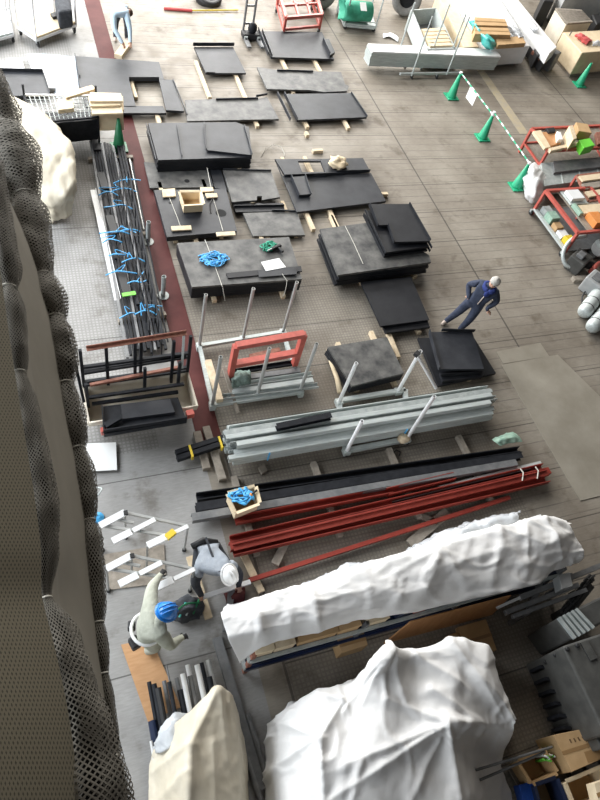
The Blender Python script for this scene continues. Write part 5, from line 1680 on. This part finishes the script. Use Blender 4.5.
# goods in film behind the long sheet
for lb_, qd, z0, z1, m in (('long pale box in film behind the right end of the long sheet', [(454, 541), (541, 514), (545, 523), (462, 552)], .55, .85, 'white'),
                           ('white box at the left of the film-wrapped goods', [(425, 548), (462, 536), (468, 546), (432, 558)], .4, .7, 'cream')):
    loft_box('wrapped_box', lb_, 'box', qd, z0, z1, m)
tbx = thing('trestle', 'low grey stand under the film-wrapped goods behind the long sheet', 'stand', at(480, 545))
MB().prism([at(x, y, .4)[:2] for x, y in ((415, 552), (540, 517), (544, 526), (430, 560))], .33, .395).build('top', 'greysteel', tbx)
for q in ((420, 552), (536, 519), (540, 524), (432, 558)):
    p = at(*q, .35)
    MB().bar(p, Vector((p.x, p.y, 0)), .06, .06).build('leg', 'greysteel', tbx)
MB().prism([at(x, y, .55)[:2] for x, y in ((466, 538), (536, 517), (540, 522), (470, 544))], .395, .55).build('packing', 'oldwood', tbx)
solo(MB().grid(cloth([[at(395, 561, .1), at(420, 546, .1), at(450, 530, .1), at(490, 519, .1), at(522, 513, .15)],
                      [at(398, 557, .5), at(424, 544, .75), at(455, 531, .85), at(488, 521, .9), at(518, 514, .9)],
                      [at(404, 561, .6), at(428, 553, .8), at(458, 541, .9), at(488, 530, .92), at(520, 521, .9)],
                      [at(408, 566, .2), at(434, 563, .4), at(462, 553, .5), at(494, 541, .5), at(524, 531, .5)]], 60, 24, .05, 3.5, .012, 17, soft=.4)), 'film_sheet', 'film', 'cloudy film over goods behind the right end of the long sheet', 'plastic sheet', smooth=True, solid=.003)
solo(MB().grid(cloth([[at(285, 596, .3), at(320, 580, .3), at(355, 565, .3), at(380, 563, .3)], [at(290, 592, .9), at(325, 577, 1.0), at(345, 567, 1.05), at(365, 565, .95)], [at(300, 597, 1.12), at(330, 586, 1.2), at(352, 579, 1.2), at(375, 572, 1.15)]], 30, 14, .04, 4, .015, 19)), 'film_sheet', 'film', 'small fold of film sticking out behind the middle of the long sheet', 'plastic sheet', smooth=True, solid=.003)

# things in front of the rack
carton('small brown carton on the deck in front of the covered rack', [(337, 639), (364, 632), (368, 645), (342, 653)], 0, .34, 'card')
carton('flat brown carton on the deck behind the big white sheet', [(458, 627), (486, 619), (497, 650), (468, 660)], 0, .12, 'card')
carton('smaller flat carton left of the flat brown carton', [(446, 636), (460, 631), (466, 645), (452, 650)], 0, .08, 'card', tape=False)
bb = thing('brown_board', 'long brown board leaning against the front of the covered rack', 'board', at(450, 620))
a0, a1_, b1, b0 = at(410, 621, .72), at(511, 596, .72), at(492, 615, .0), at(384, 644, .0)
for p in (a0, a1_):
    p.y = min(p.y, Y0 - .06)
nn = (a1_ - a0).cross(b0 - a0).normalized() * .02
MB().hexa([a0, a1_, b1, b0], [x + nn for x in (a0, a1_, b1, b0)]).build('sheet', 'brownboard', bb)
for k, (a, b, r, m) in enumerate((((497, 608), (566, 577), .02, 'alu'), ((505, 613), (578, 585), .035, 'greysteel'), ((512, 617), (586, 590), .03, 'greysteel'), ((520, 598), (600, 566), .04, 'greysteel'))):
    solo(MB().bar(at(*a, .70), at(*b, .70), r * 2, r * 2), 'steel_bar', m, 'long bar sticking out right of the covered rack, %s' % ('thin bright one nearest the board', 'second from the camera', 'nearest the camera', 'farthest one')[k], 'steel bar', 'bars right of the covered rack')
sup = thing('bar_stand', 'grey stand carrying the long bars right of the covered rack', 'stand', at(560, 590))
MB().bar(at(528, 612, .62), at(545, 570, .62), .08, .08).build('arm', 'greysteel', sup)
for q in ((528, 612), (545, 570)):
    p = at(*q, .62)
    MB().bar(p, Vector((p.x, p.y, 0)), .07, .07).build('leg', 'greysteel', sup)
MB().bar(at(562, 590, .62), at(572, 575, .62), .08, .08).build('arm', 'greysteel', sup)
p = at(567, 583, .62)
MB().bar(p, Vector((p.x, p.y, 0)), .08, .08).build('leg', 'greysteel', sup)
carton('pale box among the bars right of the covered rack', [(559, 575), (570, 572), (573, 586), (562, 589)], .745, .95, 'machinelight', tape=False, name='metal_box')
ch = thing('chain_heap', 'heavy black chain lying past the right end of the covered rack', 'chain', at(575, 595))
Pc = spline([at(564, 612, .55), at(572, 604, .6), at(578, 596, .6), at(583, 588, .6), at(589, 580, .55), at(592, 577, .4)], 22)
for i in range(21):
    c = (Pc[i] + Pc[i + 1]) / 2
    d, x, y = MB.frame(Pc[i], Pc[i + 1])
    u = x if i % 2 else y
    MB().tube([c + d * .08 * math.cos(a * math.pi / 5) + u * .05 * math.sin(a * math.pi / 5) for a in range(11)], .022, 6).build('link', 'rubber', ch)
st2 = thing('chain_stand', 'dark stand under the heavy black chain', 'stand', at(578, 605))
p0, p1 = at(567, 611, .48), at(589, 584, .48)
MB().bar(p0, p1, .18, .08).build('top', 'machine', st2)
for p in (p0.lerp(p1, .1), p0.lerp(p1, .9)):
    MB().bar(p, Vector((p.x, p.y, 0)), .1, .1).build('leg', 'machine', st2)

# machines at the right edge
m1 = thing('machine_cabinet', 'dark grey machine with a vent grille at the right edge', 'machine', at(590, 700))
q1 = [at(x, y, 1.15) for x, y in ((563, 646), (618, 628), (668, 722), (606, 736))]
MB().prism([p[:2] for p in q1], 0.0, 1.15).build('cabinet', 'machine', m1, bevel=.03)
q2 = [at(x, y, .85) for x, y in ((557, 652), (568, 646), (616, 742), (602, 750))]
MB().prism([p[:2] for p in q2], 0, .85).build('side_step', 'machine', m1, bevel=.02)
q3 = [at(x, y, .55) for x, y in ((550, 660), (560, 654), (606, 756), (594, 764))]
MB().prism([p[:2] for p in q3], 0, .55).build('low_step', 'blacksteel', m1, bevel=.02)
vq = [at(x, y, 1.153) for x, y in ((580, 643), (587, 640.5), (597, 658), (590, 661))]
vent = MB().prism([p[:2] for p in vq], 1.152, 1.165).build('vent', 'rubber', m1)
for k in range(6):
    f = (k + .5) / 6
    MB().bar(vq[0].lerp(vq[1], f) + Vector((0, 0, .015)), vq[3].lerp(vq[2], f) + Vector((0, 0, .015)), .02, .012).build('louvre', 'machine', vent)
for q, z in (((567, 649), 1.155), ((577, 645.5), 1.155), ((555, 655), .855), ((545, 662), .555), ((571, 672), .855), ((560, 684), .555)):
    MB().lathe([(.035, 0), (.035, .02), (.02, .03)], at(*q, z), 10).build('bolt', 'rubber', m1)
for k in range(9):
    f = (k + .5) / 9
    p = at(541 + 40 * f, 662 + 108 * f, .3)
    MB().box(p + Vector((-.08, 0, 0)), (.12, .05, .35), -.35).build('rib', 'blacksteel', m1)
m2 = thing('machine_cabinet', 'ribbed grey machine behind the one with the vent grille', 'machine', at(580, 630))
q1 = [at(x, y, .95) for x, y in ((556, 619), (602, 596), (622, 612), (572, 640))]
MB().prism([p[:2] for p in q1], 0, .95).build('cabinet', 'machine', m2, bevel=.03)
for k in range(5):
    f = .04 + .09 * k
    MB().bar(q1[0].lerp(q1[1], f) + Vector((0, 0, .02)), q1[3].lerp(q1[2], f) + Vector((0, 0, .02)), .05, .05).build('rib', 'galv_dark', m2)

# ------------------------------------------------------------------ the big sheet
solo(MB().grid(cloth([[at(288, 702, .1), at(325, 695, .1), at(352, 690, .2), at(385, 668, .1), at(415, 662, .1), at(450, 655, .1), at(484, 660, .1), at(498, 692, .1), at(510, 730, .1)],
                      [at(276, 716, .35), at(302, 699, .8), at(328, 690, .95), at(352, 682, .95), at(385, 648, 1.45), at(412, 652, 1.2), at(450, 641, 1.2), at(487, 646, 1.15), at(500, 682, 1.0), at(514, 719, .95)],
                      [at(268, 724, .1), at(293, 718, .75), at(325, 712, 1.05), at(350, 700, 1.08), at(384, 672, 1.35), at(415, 668, 1.22), at(452, 664, 1.22), at(482, 680, 1.2), at(502, 700, 1.1), at(515, 722, .95)],
                      [at(266, 745, .05), at(288, 742, .65), at(320, 738, 1.12), at(350, 730, 1.15), at(388, 712, 1.28), at(420, 716, 1.2), at(452, 722, 1.25), at(482, 726, .95), at(500, 733, .8), at(512, 735, .7)],
                      [at(266, 775, .03), at(284, 772, .55), at(312, 775, 1.08), at(345, 768, 1.22), at(385, 758, 1.2), at(425, 755, 1.15), at(462, 752, 1.0), at(480, 756, .55), at(492, 762, .45), at(500, 765, .35)],
                      [at(267, 815, .03), at(280, 815, .5), at(305, 818, 1.0), at(340, 815, 1.12), at(382, 810, 1.12), at(425, 805, 1.05), at(468, 795, .95), at(485, 795, .4), at(500, 800, .3), at(512, 800, .15)],
                      [at(268, 860, .03), at(282, 860, .4), at(310, 860, .8), at(345, 860, 1.0), at(385, 860, 1.0), at(430, 855, .9), at(470, 850, .7), at(490, 850, .3), at(505, 850, .15), at(520, 850, .05)]], 150, 150, .042, 1.3, .004, 41, soft=.25, folds=FB)), 'dust_sheet', 'tarp', 'big crumpled white sheet over a tall load at bottom centre', 'dust sheet', smooth=True, solid=.004)

# ------------------------------------------------------------------ boxes at the bottom right corner
bigc = carton('large brown cardboard box with faint print in the bottom right corner', [(553, 735), (592, 727), (606, 757), (572, 772)], .10, .62, 'card')
prt = at(578, 739, .756)
for k in range(4):
    MB().box(at(570.5 + 4.2 * k, 741 - 1.0 * k, .622), (.022, .05, .004), .1 * k).build('print_mark', 'ink', bigc)
MB().prism([at(x, y, .621)[:2] for x, y in ((584, 752), (597, 748), (604, 758), (588, 763))], .62, .623).build('patch', 'tape', bigc)
carton('open yellowish box in the bottom right corner, in front of the large one', [(566, 783), (602, 768), (616, 792), (575, 806)], .15, .55, 'cardpale', open_=True)
ob = carton('open brown box holding green gloves in the bottom right corner', [(519, 762), (543, 751), (556, 772), (532, 783)], .12, .42, 'card', open_=True)
gl = thing('work_gloves', 'green and white gloves in the open brown box', 'gloves', at(546, 758, .3))
for k in range(8):
    c = at(543 + (k % 4) * 2.2, 755 + (k // 4) * 4.5, .38)
    MB().tube([c - Vector((0, 0, .2)), c, c + Vector((random.uniform(-.05, .05), random.uniform(-.05, .05), .08))], [.02, .02, .014], 7).build('finger', 'lime' if k % 3 else 'white', gl, smooth=True)
kk = carton('navy crate at the bottom edge right of the big white sheet', [(536, 786), (556, 779), (566, 804), (543, 812)], .12, .45, 'navy', open_=True, name='plastic_crate')
carton('blue lidded box at the bottom edge beside the navy crate', [(519, 785), (534, 781), (540, 798), (524, 803)], .12, .3, 'blue', tape=False, name='plastic_box')
carton('small carton past the large brown box at the right edge', [(594, 783), (615, 776), (622, 800), (600, 808)], .6, .8, 'cardpale')
plt = thing('pallet', 'dark low pallet under the boxes in the bottom right corner', 'pallet', at(560, 780))
pq = [at(x, y, .1) for x, y in ((505, 768), (600, 728), (640, 800), (540, 830))]
for k in range(6):
    f = (k + .5) / 6
    MB().bar(pq[0].lerp(pq[1], f) - Vector((0, 0, .02)), pq[3].lerp(pq[2], f) - Vector((0, 0, .02)), .2, .03).build('slat', 'oldwood', plt)
for k in range(3):
    f = (k + .05) / 2.1
    a, b = pq[0].lerp(pq[3], f), pq[1].lerp(pq[2], f)
    MB().bar(Vector((a.x, a.y, .035)), Vector((b.x, b.y, .035)), .08, .07).build('runner', 'oldwood', plt)
for k, (a, b) in enumerate((((476, 770), (552, 747)), ((480, 780), (545, 752)))):
    solo(MB().tube([at(*a, .72 - .1 * k), at(*b, .5)], .018, 8), 'steel_rod', 'greysteel', 'thin grey rod reaching over the right side of the big sheet, %s' % ('farther one', 'nearer one')[k], 'rod')


# ------------------------------------------------------------------ people
def person(label, J, cols, face, head_gear, hand_dirs=None, slim=1.0, extra=None):
    """J: joints in world space; cols: cloth and skin for each region; face: where the face looks"""
    names = ['pelvis', 'waist', 'chest', 'neck', 'head', 'crown']
    V_, E_, Rr, reg = [], [], [], []
    idx = {}

    def v(n, p, r):
        idx[n] = len(V_)
        V_.append(Vector(p))
        Rr.append(r if isinstance(r, tuple) else (r, r))
        return idx[n]

    segs = []

    def e(a, b, region):
        E_.append((idx[a], idx[b]))
        segs.append((V_[idx[a]], V_[idx[b]], region, (Rr[idx[a]][0] + Rr[idx[b]][0]) / 2))
    k = slim
    v('pelvis', J['pelvis'], .145 * k)
    v('waist', J['pelvis'].lerp(J['chest'], .45), .135 * k)
    v('chest', J['chest'], .155 * k)
    v('neckb', J['neck'], .075)
    hd = J['head'] - J['neck']
    v('head', J['neck'].lerp(J['head'], .75), .085)
    v('crown', J['head'], .088)
    e('pelvis', 'waist', 'torso')
    e('waist', 'chest', 'torso')
    e('chest', 'neckb', 'torso')
    e('neckb', 'head', 'skin')
    e('head', 'crown', 'skin')
    for s in 'LR':
        sh, el, wr = J['sh' + s], J['el' + s], J['wr' + s]
        v('sh' + s, sh, .085 * k)
        v('el' + s, el, .062 * k)
        v('wr' + s, wr, .046)
        e('chest', 'sh' + s, 'torso')
        e('sh' + s, 'el' + s, 'jacket')
        e('el' + s, 'wr' + s, 'jacket')
        hdir = (hand_dirs or {}).get(s)
        hdir = (Vector(hdir) if hdir else (wr - el)).normalized()
        side = hdir.cross(Vector((0, 0, 1)))
        if side.length < .1:
            side = hdir.cross(Vector((0, 1, 0)))
        side.normalize()
        up = side.cross(hdir).normalized()
        v('palm' + s, wr + hdir * .06, (.04, .025))
        e('wr' + s, 'palm' + s, 'hand')
        v('kn' + s, wr + hdir * .095, (.036, .02))
        e('palm' + s, 'kn' + s, 'hand')
        for f in range(4):
            o = (f - 1.5) * .022
            L = (.065, .075, .07, .055)[f]
            a = wr + hdir * .105 + side * o
            v('f%d%sa' % (f, s), a + hdir * L * .5 - up * .008, .0095)
            v('f%d%sb' % (f, s), a + hdir * L * .85 - up * .035, .008)
            e('kn' + s, 'f%d%sa' % (f, s), 'hand')
            e('f%d%sa' % (f, s), 'f%d%sb' % (f, s), 'hand')
        v('t%sa' % s, wr + hdir * .055 + side * (.05 if s == 'L' else -.05) - up * .01, .012)
        v('t%sb' % s, wr + hdir * .095 + side * (.062 if s == 'L' else -.062) - up * .02, .0095)
        e('palm' + s, 't%sa' % s, 'hand')
        e('t%sa' % s, 't%sb' % s, 'hand')
        hp, kn, an, to = J['hp' + s], J['kn' + s], J['an' + s], J['to' + s]
        v('hip' + s, hp, .105 * k)
        v('knee' + s, kn, .076 * k)
        v('ank' + s, an, .062)
        v('ball' + s, an.lerp(to, .65) - Vector((0, 0, .015)), .043)
        v('toe' + s, to, .036)
        e('pelvis', 'hip' + s, 'trousers')
        e('hip' + s, 'knee' + s, 'trousers')
        e('knee' + s, 'ank' + s, 'trousers')
        e('ank' + s, 'ball' + s, 'shoe')
        e('ball' + s, 'toe' + s, 'shoe')
    me = bpy.data.meshes.new('person')
    base = Vector(((J['anL'] + J['anR']) / 2).xy.to_3d())
    me.from_pydata([p - base for p in V_], E_, [])
    o = bpy.data.objects.new('person_shape', me)
    C.objects.link(o)
    md = o.modifiers.new('skin', 'SKIN')
    md.use_smooth_shade = True
    for i, r in enumerate(Rr):
        me.skin_vertices[0].data[i].radius = r
        me.skin_vertices[0].data[i].use_root = (i == 0)
    sb = o.modifiers.new('sub', 'SUBSURF')
    sb.levels = sb.render_levels = 2
    dg = bpy.context.evaluated_depsgraph_get()
    ev = o.evaluated_get(dg)
    m2 = bpy.data.meshes.new_from_object(ev)
    bpy.data.objects.remove(o)
    order = ['jacket', 'trousers', 'skin', 'hand', 'shoe', 'eye', 'torso']
    m2.materials.clear()
    for r in order:
        m2.materials.append(M['black' if r == 'eye' else cols.get(r, cols['jacket'])])
    for p in m2.polygons:
        p.use_smooth = True
        c = p.center + base
        best, bi = 1e9, 0
        for a, b, r, w_ in segs:
            ab = b - a
            t = max(0, min(1, (c - a).dot(ab) / max(1e-9, ab.length_squared)))
            d = (c - a - ab * t).length - w_
            if d < best:
                best, bi = d, order.index(r)
        p.material_index = bi
    # face: nose, eyes and ears joined into the same mesh
    fw = Vector(face).normalized()
    upv = hd.normalized()
    fw = (fw - upv * fw.dot(upv)).normalized()
    sd = fw.cross(upv).normalized()
    hc = J['neck'].lerp(J['head'], .82)
    Rm = Matrix((sd, fw, upv)).transposed()
    bm = bmesh.new()
    bm.from_mesh(m2)

    def blob(c, r, mi):
        t = MB().ell(c - base, r, 10, 6, Rm, lo=-.99)
        vs = [bm.verts.new(q) for q in t.v]
        for f in t.f:
            try:
                ff = bm.faces.new([vs[i] for i in f])
                ff.material_index = mi
                ff.smooth = True
            except ValueError:
                pass
    blob(hc + fw * .088 - upv * .01, (.014, .022, .024), 2)
    for s in (-1, 1):
        blob(hc + fw * .078 + sd * .033 * s + upv * .018, (.013, .01, .008), 5)
        blob(hc + sd * .088 * s, (.012, .022, .032), 2)
    blob(hc + fw * .075 - upv * .05, (.024, .012, .007), 4)
    blob(hc - upv * .02 + fw * .02, (.076, .078, .1), 2)
    bm.to_mesh(m2)
    bm.free()
    body = bpy.data.objects.new('person', m2)
    C.objects.link(body)
    body.location = base
    tag(body, label, 'person')

    def child(mb, name, m, smooth=True, **kw):
        return mb.build(name, m, body, smooth=smooth, **kw)
    hat_c = J['neck'].lerp(J['head'], .95)
    if head_gear in ('whitehat', 'bluehat'):
        h = MB().ell(hat_c + upv * .01, (.118, .145, .135), 24, 10, Rm, lo=0.0)
        hat = child(h, 'helmet', head_gear)
        rim = MB().lathe([(.118, -.012), (.140, -.012), (.142, 0), (.12, .01)], hat_c, 24, Rm @ Matrix.Diagonal((1, 1.22, 1)))
        rim.build('brim', head_gear, hat, smooth=True)
        for s in (-.045, 0, .045):
            rg = MB()
            rg.tube([hat_c + upv * .01 + sd * s + fw * (.148 * math.cos(a)) * (1 - abs(s) * 1.2) + upv * .139 * math.sin(a) * (1 - abs(s) * 1.6) for a in [math.pi * (.08 + .84 * i / 12) for i in range(13)]], .008, 6)
            rg.build('ridge', head_gear, hat, smooth=True)
        bd = MB().tube([hat_c + sd * .112 * math.cos(a) + fw * .125 * math.sin(a) - upv * .025 for a in [2 * math.pi * i / 20 for i in range(21)]], .008, 6)
        bd.build('headband', 'rubber' if head_gear == 'whitehat' else 'white', hat)
    elif head_gear:
        h = MB().ell(hat_c - fw * .02 + upv * .005, (.105, .11, .105), 18, 10, Rm, lo=-.35, lump=.12)
        child(h, 'hair', head_gear)
    if extra:
        extra(child, fw, sd, upv)
    return body


V3 = Vector
# the man standing by the tilted panels, hands on his hips
def m(dx, dy, z, o=V3((8.05, 7.44, 0))):
    return o + V3((dx, dy, z))


fdir = V3((-.62, -.78, 0))
sdir = V3((.78, -.62, 0)) * -1       # his right side
c0 = V3((8.08, 7.40, 0))


def mm(f, s, z):
    return c0 + fdir * f + V3((.6, -.8, 0)) * s + V3((.105 * z, -.09 * z, z))


def scarf(child, fw, sd, upv):
    n_ = mm(.04, 0, 1.40)
    child(MB().tube([n_ + fdir * .10 * math.cos(a) + V3((.6, -.8, 0)) * .11 * math.sin(a) + V3((0, 0, .02 * math.cos(a) * -1)) for a in [2 * math.pi * i / 16 for i in range(17)]], .05, 8), 'scarf', 'bluecloth')
    child(MB().ell(mm(.15, .02, 1.33), (.07, .05, .09), 10, 6), 'scarf_end', 'bluecloth')
    child(MB().tube([mm(.15, .01, 1.27), mm(.165, .01, 1.0)], .012, 6), 'zip', 'paleshoe')


person('grey-haired man in navy workwear standing with hands on hips', {
    'pelvis': mm(0, 0, .90), 'chest': mm(.0, 0, 1.22), 'neck': mm(.02, 0, 1.42), 'head': mm(.06, .01, 1.60),
    'shL': mm(0, .19, 1.34), 'elL': mm(-.08, .34, 1.12), 'wrL': mm(.12, .22, .98),
    'shR': mm(0, -.19, 1.34), 'elR': mm(-.10, -.33, 1.10), 'wrR': mm(.12, -.20, .98),
    'hpL': mm(0, .10, .84), 'knL': mm(.05, .13, .46), 'anL': mm(.03, .12, .075), 'toL': mm(.20, .15, .04),
    'hpR': mm(0, -.10, .84), 'knR': mm(.05, -.16, .46), 'anR': mm(.02, -.22, .075), 'toR': mm(.18, -.29, .04)},
    {'jacket': 'navycloth', 'trousers': 'navycloth', 'skin': 'skin', 'hand': 'skin', 'shoe': 'paleshoe'}, (-.7, -.7, 0), 'hairgrey', slim=1.18, hand_dirs={'L': (.5, -.4, -.3), 'R': (.3, .5, -.3)}, extra=scarf)


# the crouching man in the white helmet, bent over the red bar
def crouch(child, fw, sd, upv):
    child(MB().box((1.64, 3.34, .80), (.03, .4, .02), .1, ), 'back_strap', 'darkcloth', smooth=False)
    child(MB().tube([V3((1.42, 3.52, .60)), V3((1.60, 3.56, .66)), V3((1.80, 3.50, .60))], .05, 8), 'waist_pouch', 'rubber')


person('crouching worker in white helmet and grey vest holding the red bar', {
    'pelvis': V3((1.66, 3.47, .50)), 'chest': V3((1.66, 3.14, .74)), 'neck': V3((1.74, 2.98, .80)), 'head': V3((1.80, 2.87, .93)),
    'shL': V3((1.87, 3.10, .73)), 'elL': V3((2.03, 2.98, .50)), 'wrL': V3((2.02, 2.90, .30)),
    'shR': V3((1.45, 3.14, .73)), 'elR': V3((1.36, 3.02, .48)), 'wrR': V3((1.43, 2.88, .33)),
    'hpL': V3((1.77, 3.46, .46)), 'knL': V3((1.90, 3.14, .40)), 'anL': V3((1.86, 3.42, .08)), 'toL': V3((1.90, 3.24, .04)),
    'hpR': V3((1.55, 3.48, .46)), 'knR': V3((1.46, 3.20, .32)), 'anR': V3((1.52, 3.50, .08)), 'toR': V3((1.50, 3.33, .04))},
    {'torso': 'greycloth', 'jacket': 'darkcloth', 'trousers': 'darkcloth', 'skin': 'skin', 'hand': 'skin', 'shoe': 'rubber'}, (.25, -.7, -.7), 'whitehat', slim=1.25, hand_dirs={'L': (.1, -.5, -.6), 'R': (.1, -.4, -.7)}, extra=crouch)


# the worker in the blue helmet reaching towards the platform
def belt(child, fw, sd, upv):
    child(MB().tube([V3((.56, 2.42, .92)) + V3((.20 * math.cos(a), .215 * math.sin(a), -.02 * math.cos(a))) for a in [2 * math.pi * i / 20 for i in range(21)]], .022, 8), 'belt', 'white')
    child(MB().box((.38, 2.30, .84), (.12, .16, .16), .3), 'belt_pouch', 'rubber', smooth=False, bevel=.02)
    child(MB().box((.38, 2.52, .86), (.1, .12, .14), -.2), 'belt_pouch', 'rubber', smooth=False, bevel=.02)


person('worker in blue helmet and pale sage workwear reaching to the platform', {
    'pelvis': V3((.56, 2.42, .86)), 'chest': V3((.64, 2.40, 1.17)), 'neck': V3((.70, 2.40, 1.34)), 'head': V3((.80, 2.42, 1.48)),
    'shL': V3((.63, 2.60, 1.27)), 'elL': V3((.70, 2.86, 1.20)), 'wrL': V3((.83, 3.02, 1.08)),
    'shR': V3((.70, 2.21, 1.26)), 'elR': V3((.80, 2.10, 1.02)), 'wrR': V3((.95, 2.18, .96)),
    'hpL': V3((.57, 2.52, .81)), 'knL': V3((.66, 2.58, .46)), 'anL': V3((.58, 2.60, .075)), 'toL': V3((.76, 2.62, .04)),
    'hpR': V3((.57, 2.32, .81)), 'knR': V3((.66, 2.28, .46)), 'anR': V3((.56, 2.34, .075)), 'toR': V3((.73, 2.34, .04))},
    {'jacket': 'khaki', 'trousers': 'khaki', 'skin': 'skin', 'hand': 'black', 'shoe': 'rubber'}, (.9, .15, -.2), 'bluehat', {'L': (.6, .6, -.3), 'R': (.7, .2, -.5)}, slim=1.35, extra=belt)

# the far worker stooping over a timber
pe, ch_, hd_ = at(121, 6, .90), at(119.5, 13, 1.02), at(129, 13, 1.0)
ne = ch_.lerp(hd_, .55) + Vector((0, 0, .04))
fo = at(119, 28, .0)
person('far worker in pale blue shirt stooping over a timber by the maroon strip', {
    'pelvis': pe, 'chest': ch_, 'neck': ne, 'head': hd_,
    'shL': ch_ + Vector((.17, -.02, .0)), 'elL': ch_ + Vector((.22, -.22, -.26)), 'wrL': ch_ + Vector((.20, -.42, -.48)),
    'shR': ch_ + Vector((-.17, -.06, .0)), 'elR': ch_ + Vector((-.18, -.28, -.26)), 'wrR': ch_ + Vector((-.02, -.44, -.50)),
    'hpL': pe + Vector((.1, 0, -.06)), 'knL': Vector((pe.x + .14, pe.y - .08, .46)), 'anL': Vector((pe.x + .14, pe.y + .02, .075)), 'toL': Vector((pe.x + .16, pe.y - .16, .04)),
    'hpR': pe + Vector((-.1, 0, -.06)), 'knR': Vector((pe.x - .16, pe.y - .06, .46)), 'anR': Vector((pe.x - .16, pe.y + .04, .075)), 'toR': Vector((pe.x - .18, pe.y - .14, .04))},
    {'jacket': 'paleblue', 'trousers': 'darkcloth', 'skin': 'skin', 'hand': 'skin', 'shoe': 'paleshoe'}, (.5, -.7, -.4), 'hairdark', slim=1.1)
